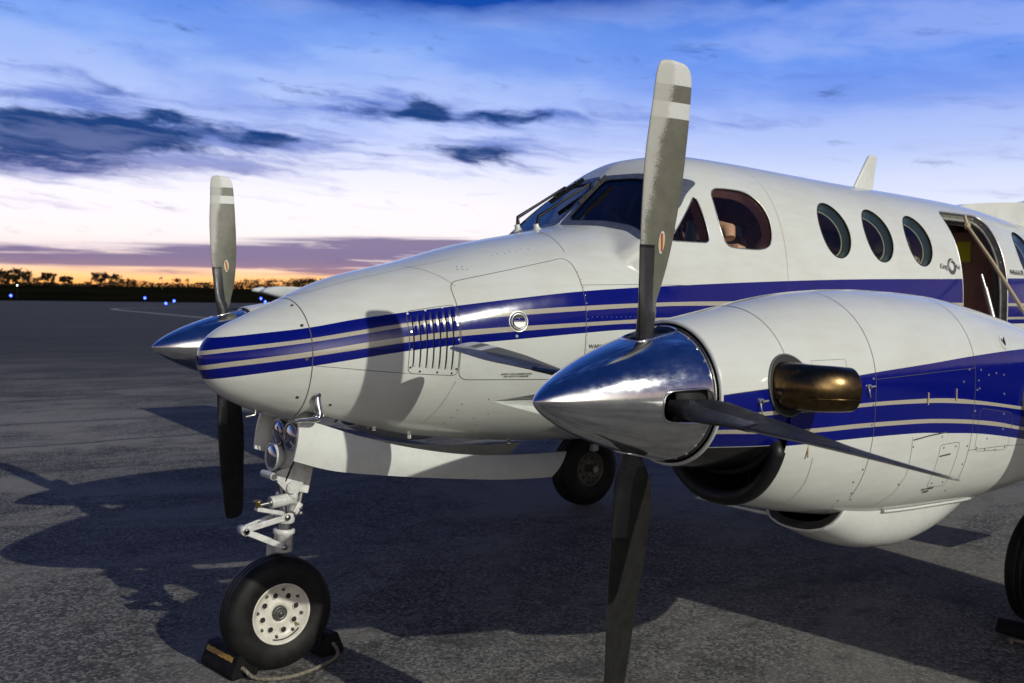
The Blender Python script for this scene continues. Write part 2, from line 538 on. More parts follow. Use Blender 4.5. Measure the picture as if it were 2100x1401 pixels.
def unit(a):
    a = np.asarray(a, float)
    n = np.linalg.norm(a)
    return a / (n if n > 1e-12 else 1)


def basis(d):
    d = unit(d)
    h = np.array([0, 0, 1.0]) if abs(d[2]) < .9 else np.array([1.0, 0, 0])
    a = unit(np.cross(h, d))
    return a, np.cross(d, a), d


class MB:
    """collects shapes into one mesh"""
    def __init__(self):
        self.v, self.f, self.mi, self.sm = [], [], [], []

    def add(self, v, f, mi=0, sm=True):
        o = len(self.v)
        self.v += [tuple(map(float, p)) for p in v]
        for q in f:
            self.f.append(tuple(int(i) + o for i in q))
            self.mi.append(mi)
            self.sm.append(sm)
        return self

    def tube(self, pts, r, n=12, mi=0, closed=False, caps=True, sm=True):
        pts = np.asarray(pts, float)
        N = len(pts)
        rr = np.full(N, r) if np.isscalar(r) else np.asarray(r, float)
        v, f = [], []
        prev = None
        for i in range(N):
            if closed:
                d = pts[(i + 1) % N] - pts[i - 1]
            else:
                d = pts[min(i + 1, N - 1)] - pts[max(i - 1, 0)]
            if prev is None:
                a, b, d = basis(d)
            else:
                d = unit(d)
                a = unit(prev - d * np.dot(prev, d))
                b = np.cross(d, a)
            prev = a
            for k in range(n):
                t = 2 * math.pi * k / n
                v.append(pts[i] + rr[i] * (math.cos(t) * a + math.sin(t) * b))
        for i in range(N if closed else N - 1):
            j = (i + 1) % N
            for k in range(n):
                l = (k + 1) % n
                f.append((i * n + k, i * n + l, j * n + l, j * n + k))
        self.add(v, f, mi, sm)
        if caps and not closed:
            self.add(v[:n], [tuple(range(n - 1, -1, -1))], mi, False)
            self.add(v[-n:], [tuple(range(n))], mi, False)
        return self

    def lathe(self, prof, org, axis, n=48, mi=0, sm=True, mis=None):
        """prof: (distance along axis, radius)"""
        a, b, d = basis(axis)
        org = np.asarray(org, float)
        v, f = [], []
        for s, r in prof:
            for k in range(n):
                t = 2 * math.pi * k / n
                v.append(org + d * s + max(r, 1e-5) * (math.cos(t) * a + math.sin(t) * b))
        o = len(self.v)
        self.v += [tuple(map(float, p)) for p in v]
        for i in range(len(prof) - 1):
            for k in range(n):
                l = (k + 1) % n
                self.f.append((o + i * n + k, o + i * n + l, o + (i + 1) * n + l, o + (i + 1) * n + k))
                self.mi.append(mis[i] if mis else mi)
                self.sm.append(sm)
        return self

    def disc(self, c, nrm, r, n=12, mi=0, h=0.0):
        a, b, d = basis(nrm)
        c = np.asarray(c, float)
        ring = [c + r * (math.cos(2 * math.pi * k / n) * a + math.sin(2 * math.pi * k / n) * b) for k in range(n)]
        if h == 0:
            return self.add(ring, [tuple(range(n))], mi, False)
        top = [p * .85 + c * .15 + d * h for p in ring]
        self.add(ring + top, [(k, (k + 1) % n, n + (k + 1) % n, n + k) for k in range(n)] + [tuple(range(n, 2 * n))], mi, False)
        return self

    def box(self, c, size, ax=None, mi=0, bev=0.0):
        c = np.asarray(c, float)
        A = np.eye(3) if ax is None else np.asarray(ax, float)
        s = np.asarray(size, float) / 2
        bm = bmesh.new()
        bmesh.ops.create_cube(bm, size=2.0)
        for q in bm.verts:
            q.co = Vector((q.co.x * s[0], q.co.y * s[1], q.co.z * s[2]))
        if bev > 0:
            bmesh.ops.bevel(bm, geom=list(bm.edges), offset=min(bev, min(s) * .8), segments=2, profile=.5, affect='EDGES')
        bm.verts.index_update()
        v = [c + A[0] * q.co.x + A[1] * q.co.y + A[2] * q.co.z for q in bm.verts]
        f = [[q.index for q in p.verts] for p in bm.faces]
        bm.free()
        return self.add(v, f, mi, False)

    def bar(self, p, q, w, h, mi=0, bev=.004, upv=(0, 0, 1)):
        p, q = np.asarray(p, float), np.asarray(q, float)
        d = unit(q - p)
        a = unit(np.cross(np.asarray(upv, float), d))
        b = np.cross(d, a)
        return self.box((p + q) / 2, (np.linalg.norm(q - p), w, h), (d, a, b), mi, bev)

    def build(self, name, mats, parent=None):
        me = bpy.data.meshes.new(name)
        me.from_pydata(self.v, [], self.f)
        for m in (mats if isinstance(mats, (list, tuple)) else [mats]):
            me.materials.append(M[m] if isinstance(m, str) else m)
        me.polygons.foreach_set('material_index', np.asarray(self.mi, dtype=np.int32))
        me.polygons.foreach_set('use_smooth', np.asarray(self.sm, dtype=bool))
        me.update()
        return link(bpy.data.objects.new(name, me), parent)


def vattr(o, name, data):
    a = o.data.attributes.new(name, 'FLOAT_VECTOR', 'POINT')
    a.data.foreach_set('vector', np.asarray(data, dtype=np.float32).ravel())


# ------------------------------------------------------------------ ground, taxiway, far field
def sheet(name, pts, m, z=0.0):
    o = raw(name, [(x, y, z) for x, y in pts], [tuple(range(len(pts)))], m, smooth=False)
    return tag(o, kind='structure')


VD = np.array([math.sin(YAW - R(12)), math.cos(YAW - R(12))])      # away from the camera, towards the glow
VR = np.array([VD[1], -VD[0]])


def fld(a, b):
    """a metres along the view over the field, b metres to its right"""
    return CAM[:2] + VD * a + VR * b


sheet('ground', [(-3500, -3500), (3500, -3500), (3500, 3500), (-3500, 3500)], 'grass', -.06)
EDGE = 300.0
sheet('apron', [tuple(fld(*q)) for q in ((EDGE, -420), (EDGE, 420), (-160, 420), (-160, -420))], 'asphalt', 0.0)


def rise(a):
    return 7.0 * min(1, max(0, (a - EDGE) / 260.0)) ** 1.15


v, f = [], []
aa = [EDGE + 1, 320, 350, 390, 430, 480, 530, 560, 600, 900, 1600]
bb = np.linspace(-900, 1100, 121)
for a in aa:
    for b in bb:
        z = rise(a) + (.35 * math.sin(b * .021 + a * .01) + .2 * math.sin(b * .067)) * min(1, (a - EDGE) / 80)
        p = fld(a, b)
        v.append((p[0], p[1], z if a > EDGE + 2 else -.03))
nb = len(bb)
for i in range(len(aa) - 1):
    for j in range(nb - 1):
        f.append((i * nb + j, i * nb + j + 1, (i + 1) * nb + j + 1, (i + 1) * nb + j))
tag(raw('hill', v, f, 'grass'), kind='structure')

# painted curve on the taxiway and a strip of grass inside the bend
def strip(name, pts, w, m, z):
    pts = np.asarray(pts, float)
    v, f = [], []
    for i in range(len(pts)):
        d = unit(pts[min(i + 1, len(pts) - 1)] - pts[max(i - 1, 0)])
        nrm = np.array([-d[1], d[0]])
        v += [(*(pts[i] + nrm * w / 2), z), (*(pts[i] - nrm * w / 2), z)]
    f = [(2 * i, 2 * i + 1, 2 * i + 3, 2 * i + 2) for i in range(len(pts) - 1)]
    return raw(name, v, f, m, smooth=False)


def arc(P, n=40):
    """smooth curve through control points"""
    P = np.asarray(P, float)
    out = []
    for i in range(len(P) - 1):
        p0, p1, p2, p3 = P[max(i - 1, 0)], P[i], P[i + 1], P[min(i + 2, len(P) - 1)]
        for t in np.linspace(0, 1, n, endpoint=False):
            out.append(.5 * ((2 * p1) + (-p0 + p2) * t + (2 * p0 - 5 * p1 + 4 * p2 - p3) * t ** 2 + (-p0 + 3 * p1 - 3 * p2 + p3) * t ** 3))
    out.append(P[-1])
    return np.array(out)


tag(strip('taxiway_line', arc([(55, 152), (45.5, 146), (37.5, 136), (33.4, 124), (30.0, 98), (27.3, 75.6), (26, 60), (26, 40)], 16), .9, 'line', .008), kind='structure')
tag(raw('grass_island', [(*p, .012) for p in ((52, 137), (47, 112), (52, 100), (110, 96), (112, 134))], [(0, 1, 2, 3, 4)], 'grass', smooth=False), kind='structure')
for nm, pts, w in (('crack_one', [(-9, 11.6), (.6, 10.3), (3.5, 9.9), (14, 8.4)], .05), ('crack_two', [(-9, 9.3), (.2, 8.07), (2.8, 7.95), (14, 6.6)], .045),
                   *[('joint', [(-30, y0 + 3.6 + d1), (-9, y0 + 1.05 + d2), (3, y0 - .45 + d3), (16, y0 - 2.0 + d1)], w_) for y0, w_, d1, d2, d3 in ((13.6, .05, .2, .0, .1), (16.2, .04, .1, .15, 0), (19.3, .07, 0, .2, .1), (23.5, .06, .2, 0, .1), (29, .08, 0, .2, 0), (37, .10, .2, 0, .2), (49, .12, 0, .3, 0), (6.2, .02, .1, .0, .1))],
                   *[('cross', [(x0, 4.5 + d_), (x0 + .9 + d_, 9.0), (x0 + 1.9, 14.5), (x0 + 3.3, 21)], .025) for x0, d_ in ((-9.2, .1),)],
                   ):
    q = arc(pts, 40)
    q = q + np.array([[rng.gauss(0, .018), rng.gauss(0, .018)] for _ in q])
    tag(strip('pavement_crack', q, w, 'crack', .004), kind='structure')


# ------------------------------------------------------------------ trees on the skyline
def tree(x, y, z, h, wid, nleaf, seed, name, label, bare=.0):
    rg = random.Random(seed)
    root = empty(name, (x, y, z))
    tb = MB()
    tips = []
    ht = h * rg.uniform(.30, .42)
    tb.tube([(0, 0, -.3), (rg.uniform(-.1, .1), rg.uniform(-.1, .1), ht), (rg.uniform(-.3, .3), rg.uniform(-.3, .3), h * .8)], [h * .03, h * .022, h * .006], 6)
    for k in range(9):
        a = rg.uniform(0, 2 * math.pi)
        z0 = rg.uniform(.25, .7) * h
        L = wid * rg.uniform(.35, .6)
        e = (math.cos(a) * L, math.sin(a) * L, z0 + L * rg.uniform(.4, 1.1))
        tb.tube([(0, 0, z0), (e[0] * .5, e[1] * .5, z0 + (e[2] - z0) * .6), e], [h * .012, h * .008, h * .003], 5)
        tips.append(e)
    tb.build('trunk', 'bark', root)
    cl = []
    for k in range(rg.randint(9, 13)):
        a = rg.uniform(0, 2 * math.pi)
        rr = wid * .5 * math.sqrt(rg.random())
        cl.append((math.cos(a) * rr, math.sin(a) * rr, h * rg.uniform(.10, .93), wid * rg.uniform(.12, .26)))
    cl += [(e[0], e[1], min(e[2], h * .95), wid * .15) for e in tips]
    v, f, tn = [], [], []
    for k in range(nleaf):
        c = rg.choice(cl)
        d = Vector((rg.gauss(0, 1), rg.gauss(0, 1), rg.gauss(0, .8))) * c[3] * .62
        p = Vector(c[:3]) + d
        s = rg.uniform(.22, .46) * (h / 8.0 + .4)
        n1 = Vector((rg.gauss(0, 1), rg.gauss(0, 1), rg.gauss(0, 1))).normalized()
        t1 = n1.orthogonal().normalized() * s
        t2 = n1.cross(t1).normalized() * s * .6
        o = len(v)
        v += [p - t1, p + t2, p + t1, p - t2]
        f.append((o, o + 1, o + 2, o + 3))
        tn += [rg.random()] * 4
    cr = raw('crown', v, f, 'leaf', root, smooth=False)
    at = cr.data.attributes.new('tint', 'FLOAT', 'POINT')
    at.data.foreach_set('value', np.asarray(tn, dtype=np.float32))
    tag(root, label, 'tree', 'trees along the skyline')
    return root


def pix_dir(px, py):
    d = fw + rt2 * (px - 1050) / FPX + up2 * (700.5 - py) / FPX
    return d


def far_xy(px, dist):
    """ground point dist metres out along a bearing"""
    d = pix_dir(px, 600)
    d = d[:2] / np.linalg.norm(d[:2])
    return CAM[:2] + d * dist


TREES = [(6, 24, 12, 'broad dark leafy tree at the far left end of the skyline'), (27, 26, 11, 'tall bushy tree just behind the white light on the skyline'),
         (50, 23, 13, 'wide dense tree right of the white light on the skyline'), (70, 12, 10, 'low sparse tree between the dense left trees and the thin tall pair'),
         (92, 24, 6, 'thin tall bare-looking tree, left one of a close pair'), (107, 21, 6, 'thin tall bare-looking tree, right one of a close pair'),
         (129, 17, 6, 'sparse small tree alone in the orange glow'), (143, 16, 5, 'sparse narrow tree beside the orange gap in the skyline'),
         (180, 5, 6, 'lone low bush in the bright orange gap'), (205, 22, 11, 'tall dark tree right of the orange gap, left of two neighbours'),
         (229, 20, 13, 'wide dark tree right of the orange gap, right of two neighbours'), (252, 11, 11, 'low rounded tree at the foot of the wide dark tree'),
         (274, 10, 10, 'low rounded tree at the right end of the dark clump'), (372, 13, 12, 'lone rounded bush left of the upright far propeller blade'),
         (420, 6, 8, 'small bush half behind the far propeller blade'), (492, 9, 14, 'low spreading tree right of the far propeller blade'),
         (520, 13, 15, 'rounded tree above the far wing tip, left of two'), (550, 14, 16, 'rounded tree above the far wing tip, right of two'),
         (590, 13, 16, 'broad tree over the upper edge of the nose, left of three'), (618, 16, 18, 'broad tree over the upper edge of the nose, middle of three'),
         (645, 17, 18, 'broad tree over the upper edge of the nose, right of three'), (690, 16, 18, 'tree mostly hidden behind the white nose')]
for i, (px, hpx, wpx, lab) in enumerate(TREES):
    dist = 545.0
    p = far_xy(px, dist)
    a = np.dot(p - CAM[:2], VD)
    z = rise(a)
    topz = 1.78 + (607 + (300 - px) * 0.0113 * 0 - (587 - hpx)) / FPX * dist
    h = max(2.4, topz - z + .2)
    tree(p[0], p[1], z - .3, h, wpx / FPX * dist * 1.9, 900 if hpx > 14 else 500, 100 + i,
         'bush' if hpx <= 6 else 'tree', lab)

# low unbroken scrub along the top of the bank
v, f, tn = [], [], []
rg = random.Random(55)
for k in range(26000):
    b = rg.uniform(-420, 620)
    a = rg.uniform(540, 566)
    p = fld(a, b)
    hh = 1.2 + .7 * math.sin(b * .05) + .6 * math.sin(b * .13 + 1) + .35 * math.sin(b * .41) + 2.4 * min(1, max(0, (b + 95) / 60)) + 1.4 * min(1, max(0, (-b - 165) / 40))
    z = rise(a) + rg.random() ** 1.5 * max(.5, hh)
    s = rg.uniform(.3, .75)
    n1 = Vector((rg.gauss(0, 1), rg.gauss(0, 1), rg.gauss(0, 1))).normalized()
    t1 = n1.orthogonal().normalized() * s
    t2 = n1.cross(t1).normalized() * s * .6
    c = Vector((p[0], p[1], z))
    o = len(v)
    v += [c - t1, c + t2, c + t1, c - t2]
    f.append((o, o + 1, o + 2, o + 3))
    tn += [rg.random() * .6] * 4
hb = raw('undergrowth', v, f, 'leaf', smooth=False)
hb.data.attributes.new('tint', 'FLOAT', 'POINT').data.foreach_set('value', np.asarray(tn, dtype=np.float32))
tag(hb, 'dark low undergrowth running along the top of the far bank', 'undergrowth', kind='stuff')

# slim pole with a vane on the skyline
pp = far_xy(333, 500)
pz = rise(np.dot(pp - CAM[:2], VD))
root = empty('wind_sock_pole', (pp[0], pp[1], pz - .2))
MB().tube([(0, 0, 0), (0, 0, 6.4)], [.10, .06], 8).build('pole', 'greymetal', root)
MB().tube([(0, 0, 5.9), (-.5, .3, 5.75), (-1.4, .8, 5.1)], [.42, .36, .2], 10).build('sock', 'greymetal', root)
tag(root, 'slim dark wind sock pole standing alone on the skyline', 'wind sock')


# ------------------------------------------------------------------ taxiway lights
def taxi_light(px, py, dist, label, m='blue_glow', r=.19, cat='taxiway light', group='blue taxiway edge lights', rr=0):
    d = pix_dir(px, py)
    d = d / np.linalg.norm(d[:2])
    p = CAM + d * dist
    a = np.dot(p[:2] - CAM[:2], VD)
    g0 = rise(a) if a > EDGE else 0.0
    H = max(.3, p[2] - g0)
    root = empty('taxiway_light' if group else 'field_light', (p[0], p[1], g0 - .02))
    MB().lathe([(0, .22), (.04, .22), (.07, .12), (.08, .05)], (0, 0, 0), (0, 0, 1), 16).build('base', 'greymetal', root)
    MB().tube([(0, 0, .05), (0, 0, H - r * .8)], .03, 8).build('stem', 'dark', root)
    MB().lathe([(-r, .0), (-r * .95, r * .55), (-r * .4, r * .95), (0, r), (r * .4, r * .9), (r * .8, r * .55), (r, 0)], (0, 0, H), (0, 0, 1), 16).build('lens', m, root)
    tag(root, label, cat, group)


taxi_light(22, 606, 225, 'blue taxiway light at the far left edge of the pavement', r=.24)
taxi_light(297, 611, 205, 'blue taxiway light standing apart on the pavement edge right of the middle of the bank', r=.22)
taxi_light(340, 622, 150, 'nearer blue taxiway light of the pair beside the curved line, lower left one', r=.17)
taxi_light(357, 617, 175, 'blue taxiway light of the pair beside the curved line, upper right one', r=.19)
taxi_light(535, 612, 190, 'blue taxiway light under the far wing tip, upper left one of two', r=.20)
taxi_light(544, 618.5, 160, 'blue taxiway light under the far wing tip, lower right one of two', r=.17)
taxi_light(35, 585, 330, 'small white light in front of the trees at the left end', 'white_glow', .17, 'light', None)


# ================================================================== the aircraft
# frame: x aft from the nose wheel, y to starboard, z up
def pchip(xs, ys):
    xs = np.asarray(xs, float)
    ys = np.asarray(ys, float)
    h = np.diff(xs)
    d = np.diff(ys) / h
    m = np.zeros_like(ys)
    for i in range(1, len(xs) - 1):
        if d[i - 1] * d[i] > 0:
            w1, w2 = 2 * h[i] + h[i - 1], h[i] + 2 * h[i - 1]
            m[i] = (w1 + w2) / (w1 / d[i - 1] + w2 / d[i])
    m[0], m[-1] = d[0], d[-1]

    def fn(x):
        x = np.asarray(x, float)
        i = np.clip(np.searchsorted(xs, x) - 1, 0, len(xs) - 2)
        t = (x - xs[i]) / h[i]
        v = (2 * t**3 - 3 * t**2 + 1) * ys[i] + (t**3 - 2 * t**2 + t) * h[i] * m[i] + (-2 * t**3 + 3 * t**2) * ys[i + 1] + (t**3 - t**2) * h[i] * m[i + 1]
        v = np.where(t < 0, ys[0] + m[0] * (x - xs[0]), v)
        return np.where(t > 1, ys[-1] + m[-1] * (x - xs[-1]), v)
    return fn


def smooth(xs, ys, s=.08):
    p = pchip(xs, ys)
    g = np.linspace(xs[0] - .5, xs[-1] + .5, 3000)
    v = p(g)
    st = g[1] - g[0]
    k = np.exp(-.5 * (np.arange(-400, 401) * st / s) ** 2)
    k /= k.sum()
    vv = np.convolve(np.pad(v, 400, mode='edge'), k, 'valid')
    return lambda x: np.interp(x, g, vv)


XN = -.377
SX = [-.377, -.30, -.15, 0, .3, .7, 1.1, 1.5, 2.0, 2.6, 4, 5.6, 7.2, 8.8, 10.3]
ZA = [1.497, 1.50, 1.51, 1.525, 1.55, 1.59, 1.63, 1.67, 1.71, 1.73, 1.73, 1.74, 1.82, 1.95, 2.08]
ZT = [1.497, 1.623, 1.697, 1.762, 1.887, 1.984, 2.09, 2.166, 2.261, 2.306, 2.3, 2.3, 2.3, 2.3, 2.25]
ZB = [1.497, 1.347, 1.262, 1.207, 1.135, 1.055, 1.015, .99, .97, .96, .95, .98, 1.25, 1.62, 1.95]
WW = [.0, .125, .225, .305, .42, .53, .62, .685, .735, .755, .755, .75, .60, .36, .10]
CT = [0, 0, 0, 0, 0, 0, 0, 2.6, 2.603, 2.697, 2.664, 2.631, 2.50, 2.35, 2.2]
NU = [2, 2, 2, 2, 2.05, 2.15, 2.25, 2.3, 2.35, 2.4, 2.4, 2.4, 2.3, 2.2, 2]
NL = [2, 2, 2, 2, 2.05, 2.1, 2.2, 2.4, 2.6, 2.7, 2.7, 2.7, 2.4, 2.2, 2]


def sq(xs, ys):
    f_ = smooth(xs, np.asarray(ys) ** 2, .05)
    p_ = pchip(xs, np.asarray(ys) ** 2)

    def g_(x):
        x = np.asarray(x, float)
        w = np.clip((x + .30) / .2, 0, 1)
        return np.sqrt(np.maximum(f_(x) * w + p_(x) * (1 - w), 0))
    return g_


h_za = smooth(SX, ZA)
h_w = sq(SX, WW)
h_hu = sq(SX, np.array(ZT) - np.array(ZA))
h_hd = sq(SX, np.array(ZA) - np.array(ZB))
h_hc = smooth(SX[7:], np.array(CT[7:]) - np.array(ZA[7:]))
h_nu = smooth(SX, NU)
h_nl = smooth(SX, NL)


def HF(x, y, z):
    """fuselage: nose body joined to a cabin body that the raked windshield cuts off"""
    x, y, z = np.asarray(x, float), np.asarray(y, float), np.asarray(z, float)
    w = np.maximum(h_w(x), 1e-4)
    dz = z - h_za(x)
    h = np.maximum(np.where(dz > 0, h_hu(x), h_hd(x)), 1e-4)
    n = np.where(dz > 0, h_nu(x), h_nl(x))
    f1 = (((np.abs(y) / w) ** n + (np.abs(dz) / h) ** n) ** (1 / n) - 1) * np.minimum(w, .75)
    hc = np.where(dz > 0, np.maximum(h_hc(x), .3), h)
    nc = np.where(dz > 0, 2.5, n)
    f2 = (((np.abs(y) / w) ** nc + (np.abs(dz) / hc) ** nc) ** (1 / nc) - 1) * .75
    ws = (1.75 + 1.11 * (z - 2.22) + .182 * np.sqrt(y * y + .0004) + .0745 * y * y - x) * .62
    q = np.clip((2.13 - z) / .30, 0, 1)
    k = .035 + .36 * q * q * (3 - 2 * q)
    a = np.maximum(f2, ws) + np.maximum(k - np.abs(f2 - ws), 0) ** 2 / (4 * k)
    q = np.clip((dz - .22) / .2, 0, 1)
    k2 = .0005 + .02 * q
    return np.minimum(f1, a) - np.maximum(k2 - np.abs(f1 - a), 0) ** 2 / (4 * k2)


def h_surf(x, th):
    """hull point at station x, angle th from the top (port side negative)"""
    x, th = np.broadcast_arrays(np.asarray(x, float), np.asarray(th, float))
    za = h_za(x)
    lo, hi = np.zeros_like(za), np.full_like(za, 1.6)
    s, c = np.sin(th), np.cos(th)
    for _ in range(34):
        m = (lo + hi) / 2
        ins = HF(x, m * s, za + m * c) < 0
        lo, hi = np.where(ins, m, lo), np.where(ins, hi, m)
    r = (lo + hi) / 2
    return np.stack([x, r * s, za + r * c], -1)


def h_norm(p):
    e = 2e-3
    x, y, z = p[..., 0], p[..., 1], p[..., 2]
    x = np.maximum(x, XN + e * 1.01)
    g_ = np.stack([HF(x + e, y, z) - HF(x - e, y, z), HF(x, y + e, z) - HF(x, y - e, z), HF(x, y, z + e) - HF(x, y, z - e)], -1)
    return g_ / np.maximum(np.linalg.norm(g_, axis=-1, keepdims=True), 1e-9)


def h_th(x, z, side=-1):
    """angle at which the hull reaches height z at station x"""
    x, z = np.broadcast_arrays(np.asarray(x, float), np.asarray(z, float))
    lo, hi = np.zeros(x.shape), np.full(x.shape, 1.4)
    for _ in range(34):
        m = (lo + hi) / 2
        ins = HF(x, m, z) < 0
        lo, hi = np.where(ins, m, lo), np.where(ins, hi, m)
    return side * np.arctan2((lo + hi) / 2, z - h_za(x))


def h_pt(x, z, side=-1):
    return h_surf(x, h_th(x, z, side))


def chaikin(P, n=3, closed=True):
    P = np.asarray(P, float)
    for _ in range(n):
        Q = []
        N = len(P)
        for i in range(N if closed else N - 1):
            a, b = P[i], P[(i + 1) % N]
            Q += [a * .75 + b * .25, a * .25 + b * .75]
        P = np.array(Q)
    return P


def dens(P, step, closed=True):
    P = np.asarray(P, float)
    out = []
    N = len(P)
    for i in range(N if closed else N - 1):
        a, b = P[i], P[(i + 1) % N]
        k = max(1, int(math.ceil(np.linalg.norm(b - a) / step)))
        out += [a + (b - a) * j / k for j in range(k)]
    if not closed:
        out.append(P[-1])
    return np.array(out)


def rounded(P, r, n=6):
    """polygon with its corners rounded to radius about r"""
    P = np.asarray(P, float)
    out = []
    N = len(P)
    for i in range(N):
        a, b, c = P[i - 1], P[i], P[(i + 1) % N]
        ra = min(r, np.linalg.norm(a - b) * .48)
        rc = min(r, np.linalg.norm(c - b) * .48)
        p, q = b + unit(a - b) * ra, b + unit(c - b) * rc
        for t in np.linspace(0, 1, n):
            out.append((1 - t) ** 2 * p + 2 * t * (1 - t) * b + t * t * q)
    return np.array(out)


def inset(P, d):
    P = np.asarray(P, float)
    A = sum(P[i - 1][0] * P[i][1] - P[i][0] * P[i - 1][1] for i in range(len(P)))
    s = 1 if A > 0 else -1
    out = []
    N = len(P)
    for i in range(N):
        e1, e2 = unit(P[i] - P[i - 1]), unit(P[(i + 1) % N] - P[i])
        n1, n2 = s * np.array([-e1[1], e1[0]]), s * np.array([-e2[1], e2[0]])
        bis = n1 + n2
        out.append(P[i] + bis * (d / max(.4, np.dot(bis, bis) / 2)))
    return np.array(out)


def inpoly(px, py, poly):
    c = np.zeros(px.shape, bool)
    n = len(poly)
    j = n - 1
    for i in range(n):
        xi, yi = poly[i]
        xj, yj = poly[j]
        if abs(yj - yi) > 1e-12:
            c ^= ((yi > py) != (yj > py)) & (px < (xj - xi) * (py - yi) / (yj - yi) + xi)
        j = i
    return c


# paint scheme: heights of the six stripe edges along the hull, and along the nacelle
LX = {
    0: [(-.40, 1.590), (-.333, 1.594), (-.162, 1.618), (.038, 1.645), (.213, 1.682), (.466, 1.720), (.688, 1.749), (1.036, 1.793), (1.396, 1.832), (2.026, 1.872), (2.85, 1.911), (3.61, 1.939), (4.907, 1.971), (5.78, 1.995), (10, 2.06)],
    1: [(-.40, 1.530), (-.361, 1.540), (-.172, 1.568), (.032, 1.597), (.202, 1.628), (.444, 1.668), (.70, 1.700), (1.024, 1.733), (1.379, 1.756), (1.712, 1.772), (2.286, 1.787), (5.757, 1.801), (10, 1.82)],
    2: [(-.40, 1.512), (-.369, 1.521), (-.174, 1.549), (.032, 1.580), (.199, 1.608), (.441, 1.650), (.697, 1.682), (1.021, 1.708), (1.375, 1.732), (1.712, 1.750), (2.02, 1.761), (5.757, 1.778), (10, 1.79)],
    3: [(-.40, 1.464), (-.374, 1.473), (-.176, 1.507), (.031, 1.538), (.239, 1.575), (.448, 1.606), (.693, 1.633), (1.373, 1.672), (1.712, 1.688), (1.931, 1.698), (5.763, 1.694), (10, 1.70)],
    4: [(-.40, 1.443), (-.371, 1.452), (-.175, 1.483), (.033, 1.515), (.238, 1.548), (.447, 1.579), (.668, 1.603), (1.044, 1.632), (1.373, 1.652), (1.713, 1.667), (5.765, 1.675), (10, 1.68)],
    5: [(-.40, 1.398), (-.36, 1.405), (-.173, 1.438), (.035, 1.471), (.239, 1.506), (.447, 1.538), (.668, 1.563), (1.018, 1.591), (1.374, 1.618), (1.649, 1.634), (5.77, 1.641), (10, 1.65)]}
NXL = {
    0: [(.55, 1.464), (.63, 1.468), (.77, 1.478), (1.26, 1.512), (1.40, 1.523), (1.825, 1.547), (2.16, 1.566), (2.58, 1.582), (4, 1.60)],
    1: [(.55, 1.395), (.63, 1.398), (.889, 1.404), (1.27, 1.409), (1.40, 1.411), (1.705, 1.407), (1.927, 1.398), (2.15, 1.377), (2.48, 1.338), (4, 1.15)],
    2: [(.55, 1.378), (.63, 1.382), (.889, 1.390), (1.27, 1.395), (1.40, 1.396), (1.75, 1.388), (2.15, 1.360), (2.557, 1.314), (4, 1.12)],
    3: [(.55, 1.348), (.63, 1.348), (.825, 1.336), (1.065, 1.331), (1.25, 1.334), (1.686, 1.326), (2.0, 1.306), (2.372, 1.268), (2.613, 1.229), (4, 1.03)],
    4: [(.55, 1.334), (.63, 1.333), (.825, 1.322), (1.12, 1.315), (1.25, 1.317), (1.686, 1.309), (2.01, 1.288), (2.381, 1.248), (2.622, 1.213), (4, 1.01)],
    5: [(.55, 1.285), (.63, 1.283), (.899, 1.273), (1.25, 1.278), (1.695, 1.270), (1.927, 1.252), (2.177, 1.232), (2.631, 1.172), (4, .97)]}
LF = {k: smooth(*zip(*q), s=.06) for k, q in LX.items()}
NLF = {k: smooth(*zip(*q), s=.05) for k, q in NXL.items()}


def stripes(o, P, F=LF):
    P = np.asarray(P, float)
    d = [P[:, 2] - F[k](P[:, 0]) for k in range(6)]
    vattr(o, 'stripe_a', np.stack(d[:3], -1))
    vattr(o, 'stripe_b', np.stack(d[3:], -1))


def plain(o, val=5.0):
    n = len(o.data.vertices)
    vattr(o, 'stripe_a', np.full((n, 3), val))
    vattr(o, 'stripe_b', np.full((n, 3), val))


plane = empty('turboprop_aircraft', (0, 0, 0))
tag(plane, 'white twin engine turboprop aircraft with blue and silver side stripes parked on the apron', 'aircraft')

# ---- openings, each as a loop of (station, angle)
TS = .74          # metres per radian, to keep the parameter plane roughly isotropic
holes, panes = [], []      # (kind, side, outer loop, inner loop or None)


def xz_loop(pts, side, step=.02):
    P = dens(pts, step)
    return np.stack([P[:, 0], h_th(P[:, 0], P[:, 1], side)], -1)


def front_x(y, z):
    """station at which a fore-and-aft line at (y, z) meets the hull"""
    y, z = np.asarray(y, float), np.asarray(z, float)
    xs = np.linspace(1.45, 2.75, 300)
    Fv = HF(xs[None, :], y[:, None], z[:, None])
    i = np.argmax(Fv < 0, axis=1)
    a, b = xs[np.maximum(i - 1, 0)], xs[i]
    for _ in range(30):
        m = (a + b) / 2
        ins = HF(m, y, z) < 0
        b, a = np.where(ins, m, b), np.where(ins, a, m)
    return b


def yz_loop(pts, step=.02):
    P = dens(pts, step)
    x = front_x(P[:, 0], P[:, 1])
    return np.stack([x, np.arctan2(P[:, 0], P[:, 1] - h_za(x))], -1)


